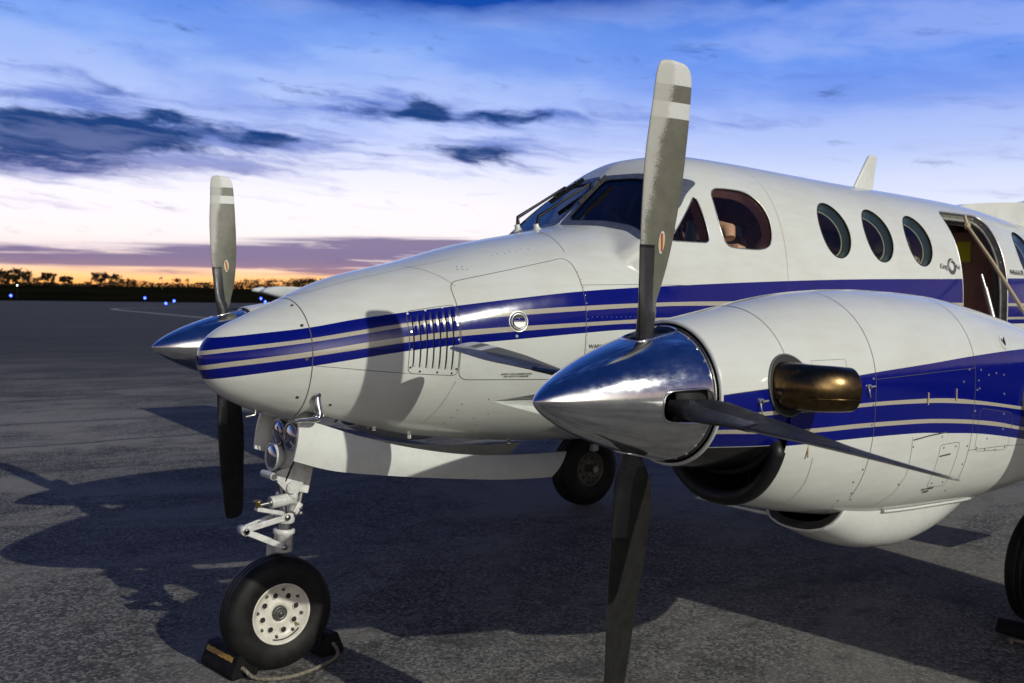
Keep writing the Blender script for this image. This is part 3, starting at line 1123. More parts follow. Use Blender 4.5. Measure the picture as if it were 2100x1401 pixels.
WSP = [(-.006, 2.222), (-.317, 2.203), (-.52, 2.166), (-.66, 2.105), (-.695, 2.125), (-.617, 2.324), (-.540, 2.470), (-.505, 2.492), (-.258, 2.533), (-.006, 2.537)]
TRI = [(2.262, 2.392), (2.268, 2.112), (1.958, 2.112)]
DWIN = [(2.372, 2.30), (2.40, 2.44), (2.56, 2.448), (2.735, 2.44), (2.835, 2.34), (2.83, 2.18), (2.76, 2.09), (2.50, 2.09), (2.395, 2.10), (2.366, 2.19)]
ROUND = [(3.493, 2.250), (3.990, 2.240), (4.490, 2.228), (6.145, 2.20), (6.65, 2.19)]
for side in (-1, 1):
    P = np.array(WSP) * np.array([-side, 1])
    outer = rounded(P, .03, 4)
    innr = rounded(inset(P, .030), .05, 6)
    holes.append(('windshield', side, yz_loop(outer), yz_loop(innr)))
    tri = rounded(np.array(TRI), .045, 6)
    holes.append(('vent_window', side, xz_loop(tri, side), None))
    holes.append(('side_window', side, xz_loop(chaikin(DWIN, 3), side), None))
    for cx, cz in ROUND:
        if cx > 5 and side > 0:
            pass
        t = np.linspace(0, 2 * math.pi, 56, endpoint=False)
        holes.append(('cabin_window', side, np.stack([cx + .157 * np.cos(t), h_th(cx + .157 * np.cos(t), cz + .178 * np.sin(t), side)], -1), None))
DOORP = rounded([(5.005, 2.49), (5.70, 2.49), (5.70, 1.18), (5.005, 1.18)], .10, 6)
holes.append(('doorway', -1, xz_loop(DOORP, -1, .03), None))
SCOOP = [(.925, 1.279), (1.141, 1.307), (1.33, 1.330), (1.37, 1.24), (1.36, 1.150), (1.223, 1.197), (1.05, 1.243)]
for side in (-1, 1):
    holes.append(('scoop', side, xz_loop(SCOOP, side, .02), None))
bay = []
for x, y in rounded([(.05, -.20), (1.66, -.20), (1.66, .20), (.05, .20)], .03, 3):
    bay.append((x, y))
bay = dens(bay, .04)
bx = bay[:, 0]
bz = h_za(bx) - h_hd(bx) * (1 - np.abs(bay[:, 1] / h_w(bx)) ** h_nl(bx)) ** (1 / h_nl(bx))
holes.append(('gear_bay', 0, np.stack([bx, np.arctan2(bay[:, 1], bz - h_za(bx))], -1), None))


def phi(th):
    """angle measured from the keel so the seam lies on the roof"""
    return np.mod(np.asarray(th) + 2 * math.pi, 2 * math.pi) - math.pi      # keel -> 0


# keel-based angle: phi in (-pi, pi); th = phi + pi (mod 2pi)
gx = np.concatenate([XN + 2e-4 + .25 * np.linspace(0, 1, 26)[:-1] ** 2, np.arange(XN + .2502, 1.55, .03), np.arange(1.55, 2.45, .022), np.arange(2.45, 6.9, .04), np.arange(6.9, 10.31, .12)])
gp = np.linspace(-math.pi, math.pi, 181)
GX, GP = np.meshgrid(gx, gp, indexing='ij')
pts = np.stack([GX.ravel(), GP.ravel() * TS], -1)
loops = []
for kind, side, outer, inner in holes:
    for lp in (outer, inner):
        if lp is not None:
            q = np.stack([lp[:, 0], (np.mod(lp[:, 1] + math.pi + math.pi, 2 * math.pi) - math.pi) * TS], -1)
            loops.append(q)
allp = np.concatenate(loops)
keep = np.ones(len(pts), bool)
for q in loops:
    lo, hi = q.min(0) - .03, q.max(0) + .03
    idx = np.where((pts > lo).all(1) & (pts < hi).all(1))[0]
    if len(idx) == 0:
        continue
    dd = ((pts[idx][:, None, :] - q[None]) ** 2).sum(-1).min(1)
    keep[idx[dd < .010 ** 2]] = False
pts = pts[keep]
coords = [Vector((float(a), float(b))) for a, b in pts]
edges = []
for q in loops:
    o = len(coords)
    coords += [Vector((float(a), float(b))) for a, b in q]
    edges += [(o + i, o + (i + 1) % len(q)) for i in range(len(q))]
cv, ce, cf, ov, oe, of = geometry.delaunay_2d_cdt(coords, edges, [], 0, 1e-7)
cv = np.array([(q.x, q.y) for q in cv])
cf = np.array([tuple(q) for q in cf])
cth = cv[:, 1] / TS + math.pi
HP = h_surf(cv[:, 0], cth)
HN = h_norm(HP)
tip = cv[:, 0] < XN + 1e-3
HN[tip] = (-1, 0, 0)
cen = cv[cf].mean(1)
region = np.full(len(cf), -1)
frame_region = np.zeros(len(cf), bool)
li = 0
for hi_, (kind, side, outer, inner) in enumerate(holes):
    q = loops[li]
    li += 1
    ins = inpoly(cen[:, 0], cen[:, 1], q)
    region[ins] = hi_
    if inner is not None:
        q2 = loops[li]
        li += 1
        frame_region |= ins & ~inpoly(cen[:, 0], cen[:, 1], q2)


# orient every triangle outwards
def orient(P, F, N):
    fn = np.cross(P[F[:, 1]] - P[F[:, 0]], P[F[:, 2]] - P[F[:, 0]])
    flip = (fn * N[F[:, 0]]).sum(1) < 0
    F = F.copy()
    F[flip] = F[flip][:, ::-1]
    return F


cf = orient(HP, cf, HN)


def sub(mask, off=0.0, flip=False):
    F = cf[mask]
    use, inv = np.unique(F.ravel(), return_inverse=True)
    F = inv.reshape(F.shape)
    P = HP[use] + HN[use] * off
    if flip:
        F = F[:, ::-1]
    return P, F, HN[use] * (-1 if flip else 1)


Pv, Fv, Nv = sub(region == -1)
fus = raw('fuselage', Pv, Fv, 'paint', plane, normals=Nv)
stripes(fus, Pv)

# cabin lining: the inside of the shell between the instrument panel and the rear bulkhead
inner_mask = (region == -1) & (cen[:, 0] > 1.55) & (cen[:, 0] < 6.95)
Pv, Fv, Nv = sub(inner_mask, -.075, True)
raw('cabin_lining', Pv, Fv, 'lining', plane, normals=Nv)


def loop3(lp, off=0.0):
    P = h_surf(lp[:, 0], lp[:, 1])
    return P + h_norm(P) * off, h_norm(P)


def band(m, A, B, mi=0, sm=True):
    n = len(A)
    m.add(np.concatenate([A, B]), [(i, (i + 1) % n, n + (i + 1) % n, n + i) for i in range(n)], mi, sm)


for hi_, (kind, side, outer, inner) in enumerate(holes):
    P0, N0 = loop3(outer)
    if kind == 'windshield':
        Pv, Fv, Nv = sub((region == hi_) & ~frame_region, -.006)
        o = raw('windshield', Pv, Fv, 'wglass', plane, normals=Nv)
        fp, ff, fn = sub((region == hi_) & frame_region, .0015)
        m = MB()
        m.add(fp, ff, 0)
        I0, IN = loop3(inner)
        band(m, I0 + IN * .0015, I0 - IN * .03, 1)
        band(m, P0 + N0 * .0015, P0 - N0 * .075, 0)
        # dark sealant strip next to the glass
        s2 = MB()
        cI = I0.mean(0)
        I1 = I0 + (cI - I0) * .035
        band(m, I0 + IN * .0024, I1 + IN * .0005, 1)
        # screws round the frame
        for i in range(0, len(P0), 3):
            j = np.argmin(((I0 - P0[i]) ** 2).sum(1))
            c = P0[i] * .62 + I0[j] * .38 + N0[i] * .0016
            m.disc(c, N0[i], .0045, 8, 2, .0012)
        m.build('windshield_frame', ['wsframe', 'seal', 'screw'], o)
    elif kind in ('vent_window', 'side_window', 'cabin_window'):
        Pv, Fv, Nv = sub(region == hi_, -.009)
        o = raw(kind, Pv, Fv, 'glass' if kind == 'cabin_window' else 'sideglass', plane, normals=Nv)
        m = MB()
        band(m, P0, P0 - N0 * .010, 0)
        band(m, P0 - N0 * .010, P0 - N0 * .075, 1)
        # bright retaining bead at the edge, soft inner ring of the second pane
        m.tube(P0 + N0 * .0002, .0035, 6, 2, closed=True)
        c = P0.mean(0)
        if kind == 'cabin_window':
            m.tube(P0 - N0 * .060 + (c - P0) * .10, .006, 6, 3, closed=True)
        m.build('window_frame', ['seal', 'reveal' if kind == 'cabin_window' else 'lining', 'alu' if kind != 'cabin_window' else 'seal', 'tan'], o)
    elif kind == 'doorway':
        m = MB()
        A = P0
        B = P0 - N0 * .05
        C_ = P0 - N0 * .11
        band(m, A, B, 0)
        band(m, B, C_, 1)
        c = P0.mean(0)
        m.tube(P0 + (c - P0) * .012 - N0 * .055, .012, 8, 2, closed=True)
        m.tube(P0 + (c - P0) * .004 - N0 * .004, .006, 6, 3, closed=True)
        for i in range(0, len(P0), 4):
            m.disc(P0[i] - N0[i] * .03 + (c - P0[i]) * .006, c - P0[i], .008, 8, 3, .003)
        df = m.build('door_frame', ['jamb', 'greymetal', 'jamb', 'rivet'], plane)
    elif kind == 'scoop':
        m = MB()
        x = outer[:, 0]
        dep = np.clip((x - .925) / .44, 0, 1) ** 1.2 * .085
        B = P0 - N0 * dep[:, None]
        band(m, P0, B, 0, False)
        n = len(B)
        c = B.mean(0)
        m.add(np.concatenate([B, [c]]), [(i, (i + 1) % n, n) for i in range(n)], 0, False)
        o = m.build('air_scoop', 'white', plane)
    elif kind == 'gear_bay':
        m = MB()
        B = P0.copy()
        B[:, 2] += .30
        band(m, P0, B, 0, False)
        m.add(B, [tuple(range(len(B)))], 0, False)
        m.build('gear_bay', 'dark', plane)

# ---- inside the cabin
m = MB()
m.box((4.1, 0, 1.24), (5.0, 1.25, .03))
m.build('cabin_floor', 'lining', plane)
m = MB()
ring = h_surf(np.full(60, 6.2), np.linspace(0, 2 * math.pi, 60, endpoint=False))
ring = ring + h_norm(ring) * -.08
m.add(ring, [tuple(range(60))], 0, False)
m.build('rear_bulkhead', 'lining', plane)
m = MB()
m.box((5.83, -.20, 1.80), (.03, .76, 1.16), None, 0, .01)
bh = m.build('cabin_partition', 'lining', plane)
MB().box((5.812, -.325, 2.215), (.004, .115, .165), None, 0).build('yellow_placard', 'yellow', bh)
# glareshield and panel
m = MB()
m.box((2.02, 0, 2.10), (.34, 1.16, .04), None, 0, .015)
m.box((2.16, 0, 1.90), (.05, 1.18, .42), None, 0, .01)
m.build('instrument_panel', 'panel', plane)


def seat(x, y, m_='seat'):
    q = MB()
    q.box((x, y, 1.60), (.46, .46, .14), None, 0, .04)
    a = R(14)
    q.box((x + .27, y, 1.88), (.13, .46, .52), ((math.cos(a), 0, -math.sin(a)), (0, 1, 0), (math.sin(a), 0, math.cos(a))), 0, .05)
    q.tube([(x + .31, y - .12, 2.17), (x + .325, y - .10, 2.215), (x + .33, y, 2.235), (x + .325, y + .10, 2.215), (x + .31, y + .12, 2.17)], [.035, .05, .055, .05, .035], 12)
    q.tube([(x, y, 1.25), (x, y, 1.55)], .06, 10)
    return q.build('seat', m_, plane)


seat(2.40, -.36)
seat(2.40, .36)
for x in (3.45, 4.3):
    for y in (-.40, .40):
        seat(x, y)
# control yokes
for y in (-.34, .34):
    q = MB()
    q.tube([(2.16, y, 1.83), (2.30, y, 1.84)], .016, 8)
    q.tube([(2.30, y - .14, 1.95), (2.31, y - .15, 1.84), (2.31, y, 1.82), (2.31, y + .15, 1.84), (2.30, y + .14, 1.95)], .016, 8)
    q.build('control_yoke', 'panel', plane)

# ---- doorway fittings: handrail cable, strut, folded step rail
DN = h_pt(5.70, 2.30)
m = MB()
m.tube([(5.40, -.56, 2.39), (5.285, -.80, 2.131), (5.222, -.95, 1.948), (5.151, -1.12, 1.738), (5.06, -1.36, 1.44)], .014, 10)
m.tube([(5.06, -1.36, 1.44), (5.055, -1.34, .64)], .012, 8)
m.disc((5.40, -.555, 2.39), (0, -1, 0), .03, 10, 0, .02)
m.tube([(5.40, -.56, 2.39), (5.40, -.54, 2.47)], .012, 8)
m.build('handrail', 'tan', df)
m = MB()
m.tube([(5.362, -.70, 2.015), (5.367, -.73, 1.915)], .012, 10)
m.tube([(5.367, -.73, 1.915), (5.385, -.82, 1.58), (5.40, -.90, 1.10)], .019, 12)
m.build('door_strut', 'alu', df)
# open airstair hanging down outside the doorway
m = MB()
dn, db = np.array([5.005, -.80, 1.16]), np.array([5.005, -1.55, .42])
u = unit(db - dn)
nrm = np.array([0, u[2], -u[1]])
cc = (dn + db) / 2 + np.array([.347, 0, 0])
m.box(cc, (.66, np.linalg.norm(db - dn), .05), ((1, 0, 0), u, np.cross((1, 0, 0), u)), 0, .012)
for k in range(4):
    p = dn + (db - dn) * (.16 + .24 * k) + np.array([.347, 0, .09])
    m.box(p, (.56, .20, .03), None, 1, .006)
m.build('airstair', ['white', 'alu'], plane)

# ---- roof aerial
m = MB()
sec = []
for z, x0, x1 in ((2.640, 4.70, 4.99), (2.80, 4.82, 5.02), (2.93, 4.915, 5.048), (2.945, 4.94, 5.04)):
    t = np.linspace(0, 2 * math.pi, 20, endpoint=False)
    cx, rx = (x0 + x1) / 2, (x1 - x0) / 2
    sec.append(np.stack([cx + rx * np.cos(t), .016 * np.sin(t) * (1 - .25 * np.cos(t)), np.full(20, z)], -1))
v = np.concatenate(sec)
f = [(i * 20 + k, i * 20 + (k + 1) % 20, (i + 1) * 20 + (k + 1) % 20, (i + 1) * 20 + k) for i in range(3) for k in range(20)]
m.add(v, f).add(sec[-1], [tuple(range(20))], 0, False)
m.build('aerial', 'white', plane)


# ---- panel joints drawn as narrow grooves of dark sealant lying in the skin
def ribbon(m, P, N, w, mi=0, lift=.0007):
    P = np.asarray(P, float)
    n = len(P)
    T = np.array([unit(P[min(i + 1, n - 1)] - P[max(i - 1, 0)]) for i in range(n)])
    S = np.cross(N, T)
    S /= np.maximum(np.linalg.norm(S, axis=1, keepdims=True), 1e-9)
    A, B = P + S * w / 2 + N * lift, P - S * w / 2 + N * lift
    m.add(np.concatenate([A, B]), [(i, i + 1, n + i + 1, n + i) for i in range(n - 1)], mi)


def hull_line(m, xz, side=-1, w=.004, mi=0, closed=False):
    Q = dens(xz, .02, closed)
    if closed:
        Q = np.concatenate([Q, Q[:1]])
    P = h_pt(Q[:, 0], Q[:, 1], side)
    ribbon(m, P, h_norm(P), w, mi)


def hull_ring(m, x, t0, t1, w=.004, mi=0):
    th = np.linspace(t0, t1, 90)
    P = h_surf(np.full(90, x), th)
    ribbon(m, P, h_norm(P), w, mi)


m = MB()
hull_ring(m, .036, -2.75, 2.75, .0045)
for side in (-1, 1):
    hull_ring(m, 1.381, side * 1.95, side * 2.4, .0030)
    hull_ring(m, 2.93, side * .15, side * 1.7, .0018)
    bag = rounded([(.705, 1.862), (1.385, 2.008), (1.382, 1.380), (.705, 1.395)], .055, 6)
    hull_line(m, bag, side, .0036, closed=True)
    hull_line(m, [(.036, 1.474), (.455, 1.432)], side, .0022)
    hull_line(m, [(1.378, 1.862), (1.75, 1.872), (2.1, 1.872)], side, .0022)
    hull_line(m, rounded([(.457, 1.722), (.698, 1.758), (.700, 1.415), (.457, 1.432)], .03, 5), side, .003, closed=True)
    hull_line(m, [(.06, 1.79), (.30, 1.865), (.60, 1.935), (.83, 1.985)], side, .0018)
    hull_line(m, [(.70, 1.39), (.685, 1.345), (.66, 1.26), (.62, 1.16)], side, .0018)
    th = side * np.linspace(.28, .90, 40)
    P = h_surf(np.linspace(1.50, 1.40, 40), th)
    ribbon(m, P, h_norm(P), .0026)
    th = side * np.linspace(.42, 1.05, 40)
    P = h_surf(np.linspace(.60, .735, 40), th)
    ribbon(m, P, h_norm(P), .0018)
m.build('panel_joints', 'seam', fus)

# ---- screws and rivets set in the skin
m = MB()


def stud(x, z, r, mi=0, side=-1, h=.0012):
    P = h_pt(x, z, side)
    N = h_norm(P)
    m.disc(P + N * .0006, N, r, 10, mi, h)


for side in (-1, 1):
    for x, z in ((.018, 1.745), (.010, 1.655), (.012, 1.505), (.0, 1.325)):
        stud(x, z, .0085, 0, side)
    stud(.15, 1.285, .008, 0, side)
    for x, z in ((.465, 1.712), (.55, 1.728), (.632, 1.742), (.692, 1.752), (.469, 1.628), (.468, 1.545), (.468, 1.460), (.515, 1.440), (.60, 1.434), (.672, 1.428), (.692, 1.448), (.692, 1.66), (.695, 1.59)):
        stud(x, z, .0058, 1 if z > 1.5 else 0, side)
    for k in range(16):
        stud(1.392, 1.93 - k * .04, .0022, 1 if 1.6 < 1.93 - k * .04 < 1.84 else 0, side)
    for k in range(13):
        stud(1.42 + k * .03, 1.700, .0018, 1, side)
    for k in range(22):
        stud(.22 + k * .012, 1.452 - k * .001, .0014, 0, side)
    for x, z in ((.90, 1.29), (.935, 1.21), (.76, 1.24), (.75, 1.20), (.735, 1.165), (.725, 1.13), (.87, 1.19), (.91, 1.15), (.77, 1.27)):
        stud(x, z, .0032, 0, side)
    for k in range(7):
        stud(1.02 + k * .035, 2.005 + k * .007 + (k % 2) * .006, .0028, 0, side)
    for k in range(5):
        stud(.80 + k * .011, 1.93 + (k % 2) * .015, .0032, 0, side)
    stud(.99, 1.605, .0085, 1, side, .004)
    stud(.93, 1.628, .004, 1, side)
m.build('fasteners', ['screw', 'rivet'], fus)

# ---- louvred vent panel on the nose
for side in (-1, 1):
    m = MB()
    sl = MB()
    for k in range(7):
        x0 = .480 + k * .0315
        zz = np.linspace(1.462 - k * .003, 1.700 + k * .006, 26)
        prof = np.clip(np.minimum(np.arange(26), 25 - np.arange(26)) / 3.5, 0, 1) ** .6
        wd = .017
        rows = []
        for j in range(7):
            u = j / 6
            bump = math.sin(math.pi * (.5 + .5 * u)) ** .8 if j > 0 else 1.0
            P = h_pt(x0 + wd * u, zz, side)
            N = h_norm(P)
            rows.append(P + N * (.0085 * bump * prof)[:, None])
        v = np.concatenate(rows)
        m.add(v, [(j * 26 + i, j * 26 + i + 1, (j + 1) * 26 + i + 1, (j + 1) * 26 + i) for j in range(6) for i in range(25)])
        P = h_pt(np.full(26, x0), zz, side)
        N = h_norm(P)
        A = P + N * (.0083 * prof)[:, None]
        sl.add(np.concatenate([P, A]), [(i, i + 1, 26 + i + 1, 26 + i) for i in range(25)])
        ribbon(sl, h_pt(np.full(26, x0 - .003), zz, side), N, .0035, 0, .0006)
    lv = m.build('louvre_panel', 'paint', plane)
    co = np.empty(len(lv.data.vertices) * 3)
    lv.data.vertices.foreach_get('co', co)
    stripes(lv, co.reshape(-1, 3))
    sl.build('louvre_slots', 'dark', lv)

# ---- baggage door latch
for side in (-1,):
    P = h_pt(1.002, 1.676, side)
    N = h_norm(P)
    a, b, _ = basis(N)
    m = MB()
    m.lathe([(-.0005, .0), (-.0005, .034), (.004, .036), (.005, .039), (.001, .043)], P, N, 36, 0)
    m.lathe([(-.0002, .046), (.001, .048), (.0002, .052)], P, N, 36, 2)
    zz = np.array([0, 0, 1.0])
    hx = unit(np.cross(zz, N))
    vz = np.cross(N, hx)
    lid = [P + N * .012 + hx * .031 * math.cos(t) + vz * (.006 * 0 - .031 * max(0, math.sin(t)) ** 1) for t in np.linspace(0, math.pi, 20)]
    m.add(lid + [q - N * .010 for q in lid], [tuple(range(20))] + [(i, i + 1, 21 + i, 20 + i) for i in range(19)], 0, False)
    m.bar(P + N * .013 - hx * .031 + vz * .002, P + N * .013 + hx * .031 + vz * .002, .006, .006, 1, .002, N)
    m.disc(P + N * .006 + vz * .014, N, .004, 8, 1, .002)
    m.build('door_latch', ['alu', 'chrome', 'steel'], plane)

# ---- pitot style ram tube under the chin
m = MB()
m.tube(arc([(.087, -.262, 1.330), (.088, -.272, 1.285), (.092, -.280, 1.245), (.075, -.283, 1.226), (.03, -.284, 1.224), (-.035, -.285, 1.225)], 8), np.concatenate([np.linspace(.019, .0155, 24), np.linspace(.0155, .0075, 17)]), 14)
m.disc((.086, -.272, 1.322), (-.0, -.85, -.5), .030, 18, 0, .006)
m.build('ram_tube', 'chrome', plane)
# small sensor under the nose
m = MB()
m.tube([(-.12, -.05, 1.262), (-.125, -.05, 1.232), (-.17, -.05, 1.226)], .007, 8)
m.build('sensor', 'steel', plane)


# ---- lettering
def letter(txt, P, N, size, m_, parent, name, align='CENTER', upv=(0, 0, 1)):
    c = bpy.data.curves.new(name, 'FONT')
    c.body = txt
    c.size = size
    c.align_x = align
    c.align_y = 'CENTER'
    c.extrude = .0004
    tmp = bpy.data.objects.new("tmp", c)
    COL.objects.link(tmp)
    bpy.context.view_layer.update()
    me = bpy.data.meshes.new_from_object(tmp.evaluated_get(bpy.context.evaluated_depsgraph_get()))
    bpy.data.objects.remove(tmp)
    me.materials.clear()
    me.materials.append(M[m_])
    o = bpy.data.objects.new(name, me)
    link(o, parent)
    N = unit(N)
    X = unit(np.cross(np.asarray(upv, float), N))
    Y = np.cross(N, X)
    p = np.asarray(P) + N * .0022
    o.matrix_local = Matrix(((X[0], Y[0], N[0], p[0]), (X[1], Y[1], N[1], p[1]), (X[2], Y[2], N[2], p[2]), (0, 0, 0, 1)))
    return o


def hull_text(txt, x, z, size, m_='ink', name='lettering', slope=0.0):
    P = h_pt(x, z)
    N = h_norm(P)
    # tangent of the hull along x
    Q = h_pt(x + .05, z + slope * .05)
    X = unit(Q - P)
    return letter(txt, P, N, size, m_, fus, name, upv=np.cross(N, X))


hull_text("SAFETY LATCH UNDER DOOR\nLIFT LATCH TO RELEASE", 1.01, 1.411, .0125)
hull_text("WARNING", 1.475, 1.548, .030)
hull_text("N46AA7R", 5.885, 2.040, .060, slope=-.02)
hull_text("King", 4.752, 2.056, .056, 'greymetal')
hull_text("Air", 4.953, 2.056, .052, 'greymetal')
P = h_pt(4.868, 2.060)
N = h_norm(P)
m = MB()
m.lathe([(.001, .030), (.0024, .034), (.0024, .058), (.001, .060)], P, N, 36, 0)
m.lathe([(.0012, .0), (.002, .012), (.0012, .024)], P, N, 24, 1)
m.tube([P + N * .002 + .044 * np.array([math.cos(t), 0, math.sin(t)]) for t in np.linspace(.9, 5.4, 24)], .004, 6, 1)
m.build('round_emblem', ['greymetal', 'whitedecal'], fus)

# ---- windshield wipers
for pts, bl, base in (([(1.640, .05, 2.205), (1.665, .04, 2.245), (1.985, -.045, 2.452)], [(1.880, -.062, 2.338), (2.070, -.088, 2.508)], (1.640, .05, 2.190)),
                      ([(1.655, .25, 2.212), (1.685, .26, 2.255), (2.045, .245, 2.462)], [(1.955, .295, 2.372), (2.070, .112, 2.510)], (1.655, .25, 2.198))):
    m = MB()
    off = np.array([-.028, 0, .022])
    q = [np.array(p) + (off if i else 0) for i, p in enumerate(pts)]
    m.tube(q, [.016, .011, .006], 8)
    m.bar(q[1], q[2], .012, .016, 0, .003)
    m.lathe([(0, .030), (.012, .028), (.02, .018), (.045, .016)], np.array(base) - np.array([0, 0, .008]), (-.25, 0, 1), 16, 1)
    b0, b1 = np.array(bl[0]) + off * .62, np.array(bl[1]) + off * .62
    m.bar(b0, b1, .010, .022, 0, .002)
    m.bar(b0 + off * .3, b1 + off * .3, .016, .008, 0, .002)
    mid = (b0 + b1) / 2
    m.tube([q[2], mid + off * .4], .006, 6)
    for s in (.2, .5, .8):
        m.box(b0 + (b1 - b0) * s + off * .35, (.02, .016, .016), None, 0, .003)
    m.build('windshield_wiper', ['rubber', 'white'], plane)

# ================================================================== engines
NX = [.63, .8, .95, 1.2, 1.4, 1.7, 2.15, 2.7, 3.2, 3.8, 5.0]
NHU = [.262, .290, .316, .356, .376, .388, .375, .300, .19, .06, .02]
NHD = [.30, .38, .43, .49, .525, .57, .595, .60, .57, .48, .25]
NWD = [.262, .290, .315, .345, .358, .365, .360, .35, .33, .26, .08]
NNU = [2, 2, 2.02, 2.08, 2.1, 2.15, 2.2, 2.2, 2.2, 2.2, 2]
NNL = [2, 2.1, 2.3, 2.5, 2.6, 2.7, 2.7, 2.7, 2.6, 2.5, 2]
EY, EZ = 1.93, 1.455
n_hu, n_hd, n_w, n_nu, n_nl = (smooth(NX, q, .05) for q in (NHU, NHD, NWD, NNU, NNL))


def n_surf(x, th, y0, circ=False):
    x, th = np.broadcast_arrays(np.asarray(x, float), np.asarray(th, float))
    s, c = np.sin(th), np.cos(th)
    upm = c > 0
    h = np.where(upm, n_hu(x), n_hu(x) if circ else n_hd(x))
    n = np.where(upm, n_nu(x), 2.0 if circ else n_nl(x))
    r = ((np.abs(s) / n_w(x)) ** n + (np.abs(c) / h) ** n) ** (-1 / n)
    return np.stack([x, y0 + r * s, EZ + r * c], -1)


def n_norm(P, x, th, y0, circ=False):
    e = 1e-3
    dx = n_surf(x + e, th, y0, circ) - n_surf(x - e, th, y0, circ)
    dt = n_surf(x, th + e, y0, circ) - n_surf(x, th - e, y0, circ)
    n = np.cross(dt, dx)
    n /= np.maximum(np.linalg.norm(n, axis=-1, keepdims=True), 1e-9)
    out = P - np.stack([x + 0 * th, y0 + 0 * th, EZ + 0 * th], -1)
    return np.where((n * out).sum(-1, keepdims=True) < 0, -n, n)


def n_at(x, z, side, y0):
    """outboard/inboard nacelle point at station x and height z; side = sign of y offset"""
    lo, hi = 1e-3, math.pi - 1e-3
    for _ in range(40):
        mdl = (lo + hi) / 2
        if n_surf(x, mdl, 0.0)[2] > z:
            lo = mdl
        else:
            hi = mdl
    th = side * (lo + hi) / 2
    P = n_surf(x, th, y0)
    return P, n_norm(P, np.float64(x), np.float64(th), y0)


def grid(xs, th, y0, circ):
    X, T = np.meshgrid(xs, th, indexing='ij')
    P = n_surf(X.ravel(), T.ravel(), y0, circ)
    N = n_norm(P, X.ravel(), T.ravel(), y0, circ)
    k = len(th)
    F = [(i * k + j, i * k + j + 1, (i + 1) * k + j + 1, (i + 1) * k + j) for i in range(len(xs) - 1) for j in range(k - 1)]
    return P, N, F


